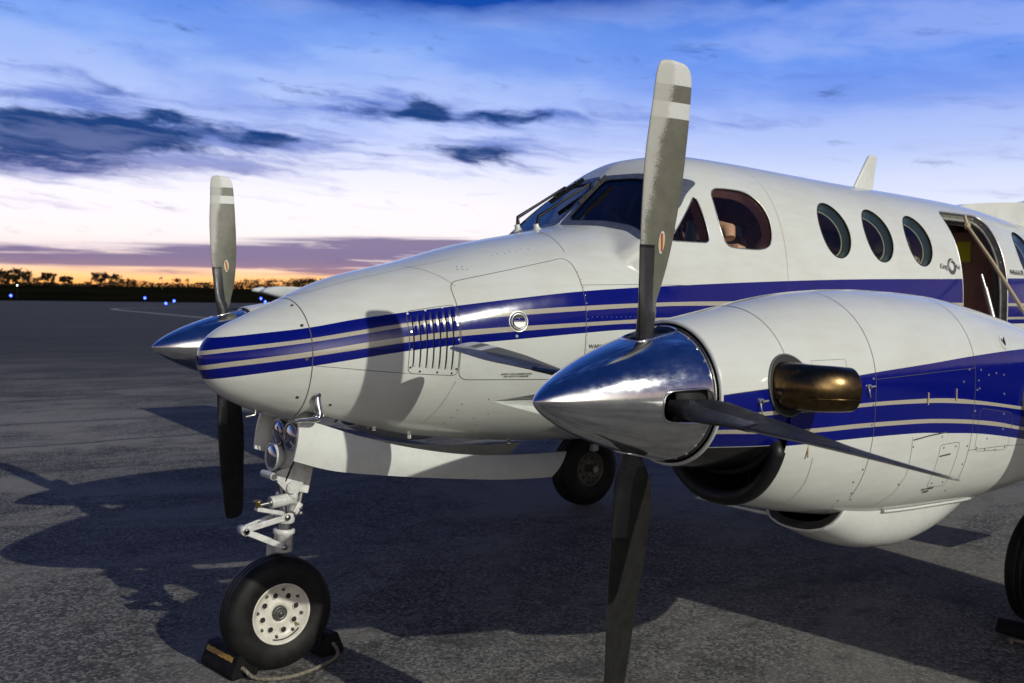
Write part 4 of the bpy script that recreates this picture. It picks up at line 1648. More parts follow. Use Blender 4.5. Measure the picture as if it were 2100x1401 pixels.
def propeller(y0, a0):
    """spinner with four feathered blades; blade angle a0 from straight up, towards port"""
    H = np.array([.487, y0, EZ])
    RB = 1.145
    tipx, basex, rb = .020, .621, .240
    # spinner shell with four cut-outs, laid out in (x, angle)
    def sr(x):
        s = np.clip((x - tipx) / (basex - tipx), 0, 1)
        return rb * np.clip(1 - (1 - s) ** 1.3, 0, 1) ** .70
    xs = np.concatenate([tipx + .0002 + .12 * np.linspace(0, 1, 16)[:-1] ** 2, np.linspace(tipx + .1202, basex, 34)])
    ths = np.linspace(-math.pi, math.pi, 145)
    k_ = .23
    X, T = np.meshgrid(xs, ths, indexing='ij')
    P2 = np.stack([X.ravel(), T.ravel() * k_], -1)
    lps = []
    for k in range(4):
        t0 = -(a0 + k * math.pi / 2)
        t0 = (t0 + math.pi) % (2 * math.pi) - math.pi
        hw = .060
        q = rounded([(.415, -hw), (basex - .004, -hw), (basex - .004, hw), (.415, hw)], .05, 7)
        q = q + np.array([0, t0 * k_])
        lps.append(dens(q, .012))
    kp = np.ones(len(P2), bool)
    for q in lps:
        kp &= ((P2[:, None] - q[None]) ** 2).sum(-1).min(1) > .005 ** 2
    P2 = P2[kp]
    co = [Vector((float(a), float(b))) for a, b in P2]
    ed = []
    for q in lps:
        o = len(co)
        co += [Vector((float(a), float(b))) for a, b in q]
        ed += [(o + i, o + (i + 1) % len(q)) for i in range(len(q))]
    V2, _, F2, *_ = geometry.delaunay_2d_cdt(co, ed, [], 0, 1e-8)
    V2 = np.array([(q.x, q.y) for q in V2])
    F2 = np.array([tuple(q) for q in F2])
    ce = V2[F2].mean(1)
    hole = np.zeros(len(F2), bool)
    for q in lps:
        hole |= inpoly(ce[:, 0], ce[:, 1], q)
    F2 = F2[~hole]

    def s3(V):
        r = sr(V[:, 0])
        t = V[:, 1] / k_
        return np.stack([V[:, 0], y0 + r * np.sin(t), EZ + r * np.cos(t)], -1)
    P3 = s3(V2)
    e = 1e-3
    slope = (sr(np.minimum(V2[:, 0] + e, basex)) - sr(np.maximum(V2[:, 0] - e, tipx))) / (np.minimum(V2[:, 0] + e, basex) - np.maximum(V2[:, 0] - e, tipx))
    t = V2[:, 1] / k_
    N3 = np.stack([-slope, np.sin(t), np.cos(t)], -1)
    N3 /= np.linalg.norm(N3, axis=1, keepdims=True)
    F2 = orient(P3, F2, N3)
    sp = raw('propeller', P3, F2, 'chrome', plane, normals=N3)
    m = MB()
    for q in lps:       # rolled lip round each cut-out
        Q = s3(q)
        m.tube(Q, .0042, 8, 1, closed=True)
    m.lathe([(.0, .19), (.0, .20), (.135, .215), (.14, .10)], (.475, y0, EZ), (1, 0, 0), 48, 0)
    m.lathe([(-.20, .02), (-.19, .09), (0, .13), (.15, .14)], (.475, y0, EZ), (1, 0, 0), 32, 0)
    m.lathe([(.0, .05), (.0, rb + .001), (.016, rb + .001), (.02, rb - .02)], (basex + .0008, y0, EZ), (1, 0, 0), 64, 2)
    for j in range(28):
        an = 2 * math.pi * (j + .5) / 28
        if all(abs(((an + (a0 + k * math.pi / 2)) + math.pi) % (2 * math.pi) - math.pi) > .36 for k in range(4)):
            d = np.array([0, math.sin(an), math.cos(an)])
            c = np.array([basex - .016, y0, EZ]) + d * (sr(basex - .016) + .0004)
            m.disc(c, d, .0052, 10, 3, .002)
    m.build('spinner_backplate', ['dark', 'chrome', 'steel', 'rivet'], sp)

    # blades
    cr = pchip([.17, .22, .26, .31, .38, .47, .56, .65, .75, .85, 1.0, 1.08, 1.115, 1.138, 1.145],
               [.062, .070, .098, .132, .150, .162, .172, .176, .175, .170, .155, .145, .130, .092, .030])
    twr = pchip([.17, .31, .39, .47, .56, .65, .81, 1.145], [R(-27), R(-24), R(-15), R(-8), R(-3), R(1), R(8), R(14)])
    tkr = pchip([.17, .22, .27, .34, .45, .60, .85, 1.145], [.96, .82, .50, .28, .19, .14, .10, .07])
    fr_le = pchip([.17, .22, .31, .47, .65, .81, 1.0, 1.145], [.50, .46, .385, .335, .34, .34, .30, .28])
    for k in range(4):
        a = a0 + k * math.pi / 2
        rad = np.array([0, -math.sin(a), math.cos(a)])
        ax = np.array([1.0, 0, 0])
        tan = np.cross(ax, rad)             # sideways direction in the disc
        # face with the worn paint looks to port on the blade that points up
        rs = np.concatenate([np.linspace(.17, 1.06, 44), np.linspace(1.075, 1.1449, 12)])
        nc = 15
        V, UV, F, MI = [], [], [], []
        uu = (1 - np.cos(np.linspace(0, math.pi, nc))) / 2
        for r in rs:
            c, tw, tk, fl = float(cr(r)), float(twr(r)), float(tkr(r)), float(fr_le(r))
            ch = ax * math.cos(tw) + tan * math.sin(tw)
            th_ = -ax * math.sin(tw) + tan * math.cos(tw)
            camb = np.sqrt(np.clip(1 - (2 * uu - 1) ** 2, 0, 1)) * (1 - .25 * uu) if r > .30 else np.sqrt(np.clip(1 - (2 * uu - 1) ** 2, 0, 1))
            base = H + rad * r
            for s_ in (0, 1):
                rng_u = uu if s_ == 0 else uu[::-1][1:-1]
                cb = camb if s_ == 0 else camb[::-1][1:-1]
                kk = .5 * tk * c * (1.25 if s_ == 0 else .75)
                for u, w in zip(rng_u, cb):
                    V.append(base + ch * (u - fl) * c + th_ * (w * kk if s_ == 0 else -w * kk))
                    UV.append((r, u, 0))
        M_ = 2 * nc - 2
        for i in range(len(rs) - 1):
            for j in range(M_):
                F.append((i * M_ + j, i * M_ + (j + 1) % M_, (i + 1) * M_ + (j + 1) % M_, (i + 1) * M_ + j))
                front = j < nc - 1
                MI.append(2 if rs[i] < .24 else (0 if front else 1))
        F.append(tuple((len(rs) - 1) * M_ + j for j in range(M_)))
        MI.append(0)
        b = raw('blade', V, F, ['blade_front', 'blade_back', 'boot'], sp, mi=MI)
        vattr(b, 'blade_uv', UV)
        # de-icer boot on the leading edge and the oval maker's decal, both in the blade's own mesh
        q = MB()
        rr = np.linspace(.20, .525, 30)
        ju = [0, 1, 2, 3, 4, 5]
        for sgn in (1, -1):
            rows = []
            for r in rr:
                c, tw, tk, fl = float(cr(r)), float(twr(r)), float(tkr(r)), float(fr_le(r))
                ch = ax * math.cos(tw) + tan * math.sin(tw)
                th_ = -ax * math.sin(tw) + tan * math.cos(tw)
                row = []
                for u in np.linspace(0, min(.62, .060 / c), 9) ** 1.0:
                    w = math.sqrt(max(0, 1 - (2 * u - 1) ** 2)) * ((1 - .25 * u) if r > .30 else 1)
                    kk = .5 * tk * c * (1.25 if sgn > 0 else .75)
                    row.append(H + rad * r + ch * ((u - fl) * c - .0012) + th_ * sgn * (w * kk + .0016))
                rows.append(row)
            v = [p for row in rows for p in row]
            q.add(v, [(i * 9 + j, i * 9 + j + 1, (i + 1) * 9 + j + 1, (i + 1) * 9 + j) for i in range(29) for j in range(8)])
            # clamp band at the outer end of the boot
            q.add([p + th for row in (rows[-2], rows[-1]) for p, th in zip(row, [np.zeros(3)] * 9)], [(j, j + 1, 10 + j, 9 + j) for j in range(8)], 0)
        q.build('deice_boot', ['boot'], sp)
        q = MB()
        r0, u0 = .535, .56
        c, tw, tk, fl = float(cr(r0)), float(twr(r0)), float(tkr(r0)), float(fr_le(r0))

        def on_face(r, u, lift):
            c, tw, tk, fl = float(cr(r)), float(twr(r)), float(tkr(r)), float(fr_le(r))
            ch = ax * math.cos(tw) + tan * math.sin(tw)
            th_ = -ax * math.sin(tw) + tan * math.cos(tw)
            w = math.sqrt(max(0, 1 - (2 * u - 1) ** 2)) * (1 - .25 * u)
            return H + rad * r + ch * (u - fl) * c + th_ * (w * .5 * tk * c * 1.25 + lift)
        for sc_, lift, mi in ((1.0, .0012, 0), (.86, .0018, 1)):
            ring = [on_face(r0 + .039 * sc_ * math.cos(t), u0 + .0165 / c * sc_ * math.sin(t), lift) for t in np.linspace(0, 2 * math.pi, 28, endpoint=False)]
            cc = on_face(r0, u0, lift)
            q.add(ring + [cc], [(i, (i + 1) % 28, 28) for i in range(28)], mi)
        dg = [on_face(r0 + dr, u0 + du / c, .0024) for dr, du in ((-.031, .010), (-.031, .001), (.031, -.009), (.031, .000))]
        q.add(dg, [(0, 1, 2, 3)], 2, False)
        q.build('decal', ['whitedecal', 'cream', 'red'], sp)
    return sp


def nacelle(y0, out):
    """engine nacelle at y0; out = -1 for the port engine, +1 for starboard (direction of outboard)"""
    th = np.linspace(-math.pi, math.pi, 161)
    # front cowl ring rolls in at the lip
    XB = .942
    P, N, F = grid(np.concatenate([np.linspace(.635, 1.02, 22)]), th, y0, True)
    nF1 = len(F)
    P2, N2, F2 = grid(np.concatenate([np.linspace(XB, 1.5, 32), np.linspace(1.52, 3.3, 60), np.linspace(3.35, 4.95, 20)]), th, y0, False)
    # tuck the hidden part of the ring just under the full-depth skin
    ang = np.tile(th, 22)
    ins = (P[:, 0] > XB - .004)
    P[ins] -= N[ins] * .003
    v = np.concatenate([P, P2])
    nr = np.concatenate([N, N2])
    f = F + [tuple(i + len(P) for i in q) for q in F2]
    q0 = f[len(F) // 2 + 40]
    if np.dot(np.cross(v[q0[1]] - v[q0[0]], v[q0[2]] - v[q0[0]]), nr[q0[0]]) < 0:
        f = [q[::-1] for q in f]
    # the underside of the front ring is the dark roof of the intake
    mi = np.zeros(len(f), int)
    mi[:nF1] = 1
    o = raw('engine_nacelle', v, f, ['paint', 'cowl'], plane, mi=mi, normals=nr)
    stripes(o, v, NLF)
    # rolled metal lip at the front of the cowl
    m = MB()
    lip = [(.635, float(n_w(.635))), (.628, float(n_w(.635)) - .002), (.626, .252), (.632, .248), (.70, .243), (.72, .10)]
    m.lathe([(a - .6, r) for a, r in lip], (.6, y0, EZ), (1, 0, 0), 96, 0, mis=[0, 0, 1, 2, 2])
    m.build('cowl_lip', ['white', 'greymetal', 'duct'], o)
    # chin intake: black rubber lip round a D-shaped mouth, dark duct behind
    tl = np.linspace(2.15, 2 * math.pi - 2.15, 60)
    low = n_surf(np.full(60, XB), tl, y0)
    low = low + (np.array([XB, y0, EZ - .22]) - low) * .085
    a, b = low[-1], low[0]
    topc = [a + (b - a) * s + np.array([0, 0, -.045 * math.sin(math.pi * s) - .0]) for s in np.linspace(0, 1, 22)[1:-1]]
    # upper edge hugs the bottom of the cowl ring
    for i, p in enumerate(topc):
        dy = p[1] - y0
        w_ = float(n_w(XB))
        zc = EZ - float(n_hu(XB)) * math.sqrt(max(0, 1 - (dy / w_) ** 2)) if abs(dy) < w_ else EZ
        topc[i] = np.array([XB, p[1], max(min(p[2], 1.35), 0) if False else min(p[2], zc + .02)])
    loop = np.concatenate([low, topc])
    m = MB()
    m.tube(loop + np.array([-.008, 0, 0]), .030, 14, 0, closed=True)
    c = loop.mean(0)
    L2 = loop + (c - loop) * .12 + np.array([.02, 0, 0])
    L3 = loop + (c - loop) * .30 + np.array([.40, 0, 0])
    band(m, loop + np.array([.012, 0, 0]), L2, 1)
    band(m, L2, L3, 1)
    m.add(L3, [tuple(range(len(L3)))], 2, False)
    # vertical splitter seen in the mouth
    m.box((1.12, y0, float(c[2])), (.02, .012, .20), None, 2)
    m.build('chin_intake', ['rubber', 'duct', 'dark'], o)
    # exhaust stacks
    for s in (-1, 1):
        root, rn = n_at(.922, 1.490, s, y0)
        ey = lambda d: np.array([0, s * d, 0])
        path = arc([root - ey(.10) + np.array([-.005, 0, .0]), root + ey(.03), root + ey(.085) + np.array([.012, 0, -.002]), root + ey(.130) + np.array([.060, 0, -.004]),
                    root + ey(.148) + np.array([.100, 0, -.006]), root + ey(.156) + np.array([.138, 0, -.008])], 8)
        nP = len(path)
        m = MB()
        nn = 32
        vs = []
        for inn in (0, 1):
            for i, p in enumerate(path):
                d = unit(path[min(i + 1, nP - 1)] - path[max(i - 1, 0)])
                zv = np.array([0, 0, 1.0])
                sv = unit(np.cross(zv, d))
                u = i / (nP - 1)
                rv, rh = .086 - .008 * u - .004 * inn, .070 - .012 * u - .004 * inn
                for k in range(nn):
                    t = 2 * math.pi * k / nn
                    vs.append(p + zv * rv * math.sin(t) + sv * rh * math.cos(t))
        fs, mi = [], []
        for inn in (0, 1):
            o_ = inn * nP * nn
            for i in range(nP - 1):
                for k in range(nn):
                    l = (k + 1) % nn
                    q = (o_ + i * nn + k, o_ + i * nn + l, o_ + (i + 1) * nn + l, o_ + (i + 1) * nn + k)
                    fs.append(q if not inn else q[::-1])
                    mi.append(inn)
        e0, e1 = (nP - 1) * nn, nP * nn + (nP - 1) * nn
        for k in range(nn):
            l = (k + 1) % nn
            fs.append((e0 + k, e0 + l, e1 + l, e1 + k))
            mi.append(0)
        ex = raw('exhaust_stack', vs, fs, ['exhaust', 'dark'], o, mi=mi)
        q = MB()
        # weld seam along the middle and the dark cut-out in the cowl
        t0 = np.linspace(0, 2 * math.pi, 40, endpoint=False)
        ringp, ringn = [], []
        for t in t0:
            pp, nn_ = n_at(.935 + .098 * math.cos(t), 1.490 + .108 * math.sin(t), s, y0)
            ringp.append(pp)
            ringn.append(nn_)
        ringp, ringn = np.array(ringp), np.array(ringn)
        rings = [[n_at(.935 + .098 * k_ * math.cos(t), 1.490 + .108 * k_ * math.sin(t), s, y0) for t in t0] for k_ in (1, .8, .6, .4, .2)]
        for ra, rb_ in zip(rings[:-1], rings[1:]):
            band(q, np.array([p_ + n_ * .0022 for p_, n_ in ra]), np.array([p_ + n_ * .0022 for p_, n_ in rb_]), 0)
        q.tube(ringp + ringn * .002, .004, 6, 1, closed=True)
        q.build('exhaust_cutout', ['dark', 'greymetal'], o)
        q = MB()
        q.tube([path[i] + ey(1) / abs(1) * 0 + np.array([0, s * (.070 - .012 * i / (nP - 1)) * unit(path[min(i + 1, nP - 1)] - path[max(i - 1, 0)])[0], -.030]) +
                np.array([-(.070 - .012 * i / (nP - 1)) * s * unit(path[min(i + 1, nP - 1)] - path[max(i - 1, 0)])[1], 0, 0]) for i in range(16, nP)], .0022, 6)
        q.build('weld_bead', 'exhaust', o)
    # oil cooler scoop under the nacelle
    m = MB()
    yc = y0
    st = [(1.33, .175, .905, .885), (1.45, .185, .935, .835), (1.60, .195, .93, .775), (1.80, .20, .92, .728), (2.0, .20, .91, .712), (2.2, .19, .90, .730), (2.4, .165, .89, .775), (2.6, .12, .88, .825), (2.76, .05, .88, .87)]
    fw_ = [smooth([q[0] for q in st], [q[i] for q in st], .04) for i in (1, 2, 3)]
    xs = np.concatenate([np.linspace(1.335, 1.75, 26), np.linspace(1.77, 2.76, 40)])
    tt = np.linspace(0, math.pi, 41)
    rows, kill = [], []
    for x in xs:
        w, zt, zb = (float(q(x)) for q in fw_)
        zt = EZ - float(n_hd(x)) + .07
        rows.append(np.stack([np.full(41, x), yc - w * np.sign(np.cos(tt)) * np.abs(np.cos(tt)) ** .75, zt - (zt - zb) * np.sin(tt) ** .80], -1))
    rows = np.array(rows)
    # the mouth is cut back obliquely: front edge sweeps aft towards the top
    x_lip = lambda z: 1.36 + .75 * max(0, z - .80)
    v = rows.reshape(-1, 3).copy()
    # squeeze the front stations on to the oblique lip
    for i in range(len(v)):
        xl = x_lip(v[i][2])
        if v[i][0] < xl:
            v[i][0] = xl
    f = [(i * 41 + j, i * 41 + j + 1, (i + 1) * 41 + j + 1, (i + 1) * 41 + j) for i in range(len(xs) - 1) for j in range(40)]
    m.add(v, f)
    w2 = v.copy()
    w2[:, 1] = yc + (w2[:, 1] - yc) * .955
    w2[:, 2] += .008
    m.add(w2[:41 * 30], [q[::-1] for q in f[:40 * 29]], 1)
    x1 = xs[29]
    m.add(w2[41 * 29:41 * 30], [tuple(range(41))], 1, False)
    m.build('oil_cooler_scoop', ['white', 'duct'], o)
    m = MB()
    for s in (-1, 1):
        pl = []
        for x in np.linspace(1.72, 2.68, 30):
            w = float(fw_[0](x))
            zz = EZ - float(n_hd(x)) * max(.0, 1 - (min(w, float(n_w(x)) * .98) / float(n_w(x))) ** float(n_nl(x))) ** (1 / float(n_nl(x)))
            pl.append((x, y0 + s * (w + .004), zz - .002))
        pl = np.array(pl)
        m.tube(pl + np.array([0, s * .006, 0]), .0065, 8)
    m.build('scoop_flange', 'white', o)

    # joints and fasteners on the outboard and inboard sides
    jm = MB()
    fm = MB()
    for x, t0, t1, w in ((1.40, -2.6, 2.6, .0030), (2.15, -2.55, 2.55, .0030)):
        t = np.linspace(t0, t1, 120)
        Pq = n_surf(np.full(120, x), t, y0)
        ribbon(jm, Pq, n_norm(Pq, np.full(120, x), t, y0), w)
    for s in (-1, 1):
        def line(xz, w=.0022, closed=False):
            Q = dens(xz, .03, closed)
            if closed:
                Q = np.concatenate([Q, Q[:1]])
            pn = [n_at(float(x), float(z), s, y0) for x, z in Q]
            ribbon(jm, np.array([p for p, _ in pn]), np.array([n for _, n in pn]), w)

        def dot(x, z, r=.0045, mi=0, h=.0012):
            p, n = n_at(x, z, s, y0)
            fm.disc(p + n * .0006, n, r, 9, mi, h)
        line([(.66, 1.470), (.84, 1.483)], .0022)
        line([(1.055, 1.53), (1.055, 1.575), (1.235, 1.577), (1.235, 1.535)], .0014)
        line([(1.40, 1.497), (1.80, 1.508), (2.15, 1.515)], .0020)
        line([(1.67, 1.255), (1.69, 1.10), (1.66, 1.02), (1.60, .965)], .0020)
        line([(2.15, 1.16), (2.5, 1.15), (3.0, 1.12)], .0022)
        line(rounded([(1.90, 1.205), (2.06, 1.205), (2.05, 1.01), (1.90, 1.02)], .02, 4), .0022, True)
        line(rounded([(2.20, 1.34), (2.52, 1.30), (2.52, 1.13), (2.20, 1.15)], .04, 5), .0020, True)
        line([(1.085, 1.22), (1.10, 1.12), (1.10, 1.04)], .0018)
        for x, z in ((1.93, 1.19), (2.03, 1.188), (1.93, 1.035), (2.02, 1.03), (1.685, 1.215), (2.13, 1.10), (2.13, 1.18), (2.10, .98), (1.665, 1.06), (1.39, 1.05), (1.37, .985), (1.415, 1.02), (1.385, 1.15), (1.36, 1.10), (1.35, 1.02), (1.39, .96), (2.22, 1.165), (2.30, 1.15), (2.40, 1.14), (2.49, 1.145)):
            dot(x, z, .0042)
        for x, z in ((1.385, 1.40), (1.385, 1.325), (1.385, 1.50), (2.18, 1.46), (2.19, 1.425), (2.16, 1.33), (2.20, 1.505), (2.27, 1.48), (2.34, 1.485), (2.41, 1.475), (2.17, 1.42), (2.05, 1.46), (2.42, 1.39), (2.43, 1.30), (2.44, 1.23), (2.30, 1.20), (1.90, 1.24), (2.10, 1.51)):
            dot(x, z, .0048, 1)
        # toggle latches and cotter tabs
        for x, z, L in ((.80, 1.440, .045), (1.355, 1.470, .040)):
            p, n = n_at(x, z, s, y0)
            fm.lathe([(0, .011), (.006, .011), (.007, .006), (.010, .006)], p, n, 14, 1)
            fm.tube([p + n * .007, p + n * .009 + np.array([.030, 0, .002])], .0042, 6, 1)
            fm.tube(arc([p + n * .006 + np.array([-.008, 0, -.006]), p + n * .009 + np.array([-.006, 0, -.024]), p + n * .006 + np.array([.004, 0, -L])], 6), .0026, 6, 1)
        for x, z in ((1.76, 1.405), (1.985, 1.410), (1.05, 1.250)):
            p, n = n_at(x, z, s, y0)
            fm.bar(p + n * .003 + np.array([0, 0, -.025]), p + n * .003 + np.array([0, 0, .025]), .006, .005, 2, .001, n)
        # louvre slots near the drain panel
        p, n = n_at(1.80, 1.237, s, y0)
        ribbon(jm, np.array([n_at(x, z, s, y0)[0] for x, z in ((1.68, 1.243), (1.80, 1.252), (1.93, 1.256))]), np.array([n_at(x, z, s, y0)[1] for x, z in ((1.68, 1.243), (1.80, 1.252), (1.93, 1.256))]), .006)
        # recessed flap in the drain panel
        q = [n_at(x, z, s, y0) for x, z in ((1.91, 1.155), (2.0, 1.158))]
        ribbon(jm, np.array([a_ for a_, _ in q]), np.array([b_ for _, b_ in q]), .007)
    jm.build('panel_joints', 'seam', o)
    fm.build('fasteners', ['screw', 'rivet', 'tan'], o)
    p, n = n_at(1.915, 1.005, out, y0)
    letter("OIL COOLER\nDRAIN", p, n, .016, 'ink', o, 'lettering', upv=np.array([0, 0, 1.0]))
    # filler flap mark above the wing
    p, n = n_at(2.47, 1.615, out, y0)
    m = MB()
    m.lathe([(.0008, .0), (.001, .034)], p, n, 20, 1)
    m.bar(p + n * .004 + np.array([-.012, 0, .020]), p + n * .004 + np.array([.020, 0, -.030]), .016, .004, 0, .001, n)
    m.build('filler_cap', ['ink', 'white'], o)
    return o


nacelle(-EY, -1)
nacelle(EY, 1)
propeller(-EY, .104)
propeller(EY, -.105)


# ================================================================== wings and tail
def foil(n=28, t=.16):
    x = (1 - np.cos(np.linspace(0, math.pi, n))) / 2
    y = 5 * t * (.2969 * np.sqrt(x) - .126 * x - .3516 * x**2 + .2843 * x**3 - .1015 * x**4)
    return np.concatenate([np.stack([x[::-1], y[::-1] * 1.1], -1), np.stack([x[1:], -y[1:] * .85], -1)])


def wing(side, secs, name, mats, extra=None):
    rows = []
    for y, xl, ch, z, t in secs:
        q = foil(28, t)
        rows.append(np.stack([xl + q[:, 0] * ch, np.full(len(q), side * y), z + q[:, 1] * ch], -1))
    k = len(rows[0])
    v = np.concatenate(rows)
    f, mi = [], []
    for i in range(len(rows) - 1):
        for j in range(k - 1):
            f.append((i * k + j, i * k + j + 1, (i + 1) * k + j + 1, (i + 1) * k + j))
            mi.append(0)
    f += [tuple(range(k)), tuple((len(rows) - 1) * k + j for j in range(k))[::-1]]
    mi += [0, 0]
    return raw(name, v, f, mats, plane, mi=mi), rows


for side in (-1, 1):
    secs = [(.55, 2.62, 2.38, 1.22, .17), (1.93, 2.66, 2.30, 1.285, .165), (2.30, 2.60, 2.28, 1.36, .165), (4.0, 2.80, 1.90, 1.52, .15), (6.0, 2.98, 1.42, 1.72, .13), (7.35, 3.10, 1.10, 1.85, .12)]
    w, rows = wing(side, secs, 'wing', 'white')
    # black rubber boots along the leading edge, and the rounded tip with its light
    m = MB()
    for a, b in ((2, 3), (3, 4)):
        A, B = rows[a][18:38], rows[b][18:38]
        off = np.array([-.003, 0, 0])
        ca, cb = rows[a].mean(0), rows[b].mean(0)
        A = A + (A - ca) * np.array([.0, 0, .03]) + off
        B = B + (B - cb) * np.array([.0, 0, .03]) + off
        m.add(np.concatenate([A, B]), [(i, i + 1, 20 + i + 1, 20 + i) for i in range(19)])
    m.build('deice_boot', 'rubber', w)
    m = MB()
    base = rows[-1]
    cst = base.mean(0)
    prev = base
    for s_, kx in ((.12, .97), (.22, .86), (.29, .62), (.315, .22)):
        cur = cst + (base - cst) * np.array([.55 + .45 * kx, 1, kx]) + np.array([.10 * (1 - kx), side * s_, .035 * s_])
        m.add(np.concatenate([prev, cur]), [(i, (i + 1) % len(base), len(base) + (i + 1) % len(base), len(base) + i) for i in range(len(base))])
        prev = cur
    m.add(prev, [tuple(range(len(prev)))], 0, False)
    m.tube([(3.06, side * 7.60, 1.875), (3.22, side * 7.66, 1.875)], [.02, .045], 12, 0)
    m.build('wing_tip', ['white', 'lens'], w)
    stb, _ = wing(side, [(.05, 8.55, 1.45, 2.12, .11), (1.2, 8.85, 1.10, 2.26, .10), (2.6, 9.25, .72, 2.42, .09)], 'tailplane', 'white')

# fin with its long dorsal fillet
m = MB()
prof = [(5.9, 2.58), (6.28, 2.655), (6.9, 2.705), (7.55, 2.75), (8.15, 2.90), (8.75, 3.55), (9.35, 4.28), (10.25, 4.32), (10.45, 4.20), (10.05, 2.95), (9.9, 2.0), (6.2, 2.0)]
pr = np.array(prof)
ct = chaikin(pr, 2)
nP = len(ct)
cx = ct.mean(0)
layers = []
for s, y in ((1.0, 0.0), (.985, .035), (.95, .075)):
    q = cx + (ct - cx) * np.array([s, 1 - (1 - s) * .6])
    layers.append((q, y))
v = []
for q, y in reversed(layers):
    v.append(np.stack([q[:, 0], np.full(nP, -y), q[:, 1]], -1))
for q, y in layers[1:]:
    v.append(np.stack([q[:, 0], np.full(nP, y), q[:, 1]], -1))
for a, b in zip(v[:-1], v[1:]):
    m.add(np.concatenate([a, b]), [(i, (i + 1) % nP, nP + (i + 1) % nP, nP + i) for i in range(nP)])
m.add(v[0], [tuple(range(nP))], 0, False)
m.add(v[-1], [tuple(range(nP))], 0, False)
fin = m.build('tail_fin', 'white', plane)
m = MB()
m.tube([(7.50 + .055 * math.cos(t), -.0785, 2.652 + .055 * math.sin(t)) for t in np.linspace(.5, 5.6, 24)], .007, 6)
m.tube([(7.50 + .028 * math.cos(t), -.0785, 2.652 + .028 * math.sin(t)) for t in np.linspace(-1.8, 3.6, 20)], .006, 6)
m.tube([(7.53, -.0785, 2.60), (7.535, -.0785, 2.54)], .007, 6)
m.build('gold_emblem', 'gold', fin)


# ================================================================== landing gear
def wheel(parent, c, r, w, rim_r, outer, rim_mat, holes_, name='tyre'):
    """tyre and rim with axle along y; outer = side the open face of the rim shows"""
    c = np.asarray(c, float)
    hw = w / 2
    m = MB()
    prof = [(-hw * .78, rim_r), (-hw * .95, rim_r + (r - rim_r) * .18), (-hw, rim_r + (r - rim_r) * .45), (-hw * .93, rim_r + (r - rim_r) * .72), (-hw * .72, r * .965), (-hw * .42, r * .994), (-hw * .2, r), (-hw * .19, r - .006), (-hw * .13, r - .006), (-hw * .12, r),
            (hw * .12, r), (hw * .13, r - .006), (hw * .19, r - .006), (hw * .2, r), (hw * .42, r * .994), (hw * .72, r * .965), (hw * .93, rim_r + (r - rim_r) * .72), (hw, rim_r + (r - rim_r) * .45), (hw * .95, rim_r + (r - rim_r) * .18), (hw * .78, rim_r)]
    m.lathe(prof, c, (0, 1, 0), 96)
    # the tyre sits flat where it carries the weight
    m.v = [(x, y, max(z, .0015)) for x, y, z in m.v]
    ty = m.build(name, 'tyre', parent)
    m = MB()
    o = outer
    R_ = rim_r
    prof = [(.74 * hw, R_ * 1.02), (.80 * hw, R_ * 1.0), (.80 * hw, R_ * .955), (.70 * hw, R_ * .93), (.52 * hw, R_ * .80), (.42 * hw, R_ * .74), (.40 * hw, R_ * .50), (.46 * hw, R_ * .40), (.50 * hw, R_ * .30), (.40 * hw, R_ * .26), (.40 * hw, 0)]
    m.lathe([(o * a, b) for a, b in prof], c, (0, 1, 0), 72)
    m.lathe([(-o * .74 * hw, R_ * 1.02), (-o * .5 * hw, R_ * .8), (-o * .4 * hw, 0)], c, (0, 1, 0), 48)
    yv = np.array([0, o, 0.0])
    fc = c + yv * .405 * hw
    for k in range(8):
        t = 2 * math.pi * (k + .3) / 8
        d = np.array([math.cos(t), 0, math.sin(t)])
        m.disc(fc + d * R_ * .60 + yv * .004, yv, R_ * .105, 16, 1)
        m.tube([fc + d * R_ * .60 + yv * .0035 + R_ * .108 * np.array([math.cos(s), 0, math.sin(s)]) for s in np.linspace(0, 2 * math.pi, 14, endpoint=False)], .0025, 5, 0, closed=True)
        t2 = t + math.pi / 8
        d2 = np.array([math.cos(t2), 0, math.sin(t2)])
        b = fc + d2 * R_ * .775 + yv * .004
        m.lathe([(-.004, R_ * .055), (.010, R_ * .055), (.0105, R_ * .032), (.018, R_ * .030), (.019, 0)], b, yv, 6, 4, False)
    m.lathe([(0, R_ * .25), (.014, R_ * .24), (.018, R_ * .18), (.012, R_ * .16), (.012, R_ * .10), (.026, R_ * .09), (.028, 0)], fc + yv * .002, yv, 24, 4)
    # valve stem and the thin raised balance strip
    m.tube([fc + np.array([.55, 0, -.42]) * R_, fc + np.array([.60, 0, -.46]) * R_ + yv * .03], .004, 6, 3)
    t = np.linspace(-1.9, -.75, 20)
    m.tube([fc + np.array([math.cos(a), 0, math.sin(a)]) * R_ * .865 + yv * (.66 - .42) * hw for a in t], .0032, 5, 1)
    m.build('wheel_rim', [rim_mat, 'dark', 'steel', 'brass', 'screw'], parent)
    return ty


gear = MB()
gear.tube([(.135, 0, 1.24), (.088, 0, .945)], [.058, .058], 20)
gear.tube([(.09, 0, .99), (.062, 0, .815)], [.052, .046], 20)
gear.lathe([(0, .049), (.012, .054), (.035, .054), (.047, .049)], (.052, 0, .795), (.16, 0, .987), 24)
gear.tube([(.0615, 0, .825), (.0485, 0, .705)], .033, 20, 1)
gear.lathe([(0, .040), (.008, .047), (.045, .047), (.053, .040)], (.046, 0, .695), (.1, 0, .995), 24)
gear.tube([(.049, 0, .70), (.040, 0, .62)], .031, 20, 1)
gear.lathe([(0, .036), (.006, .048), (.085, .044), (.090, .052), (.108, .052), (.112, .040)], (.035, 0, .555), (.08, 0, .997), 28)
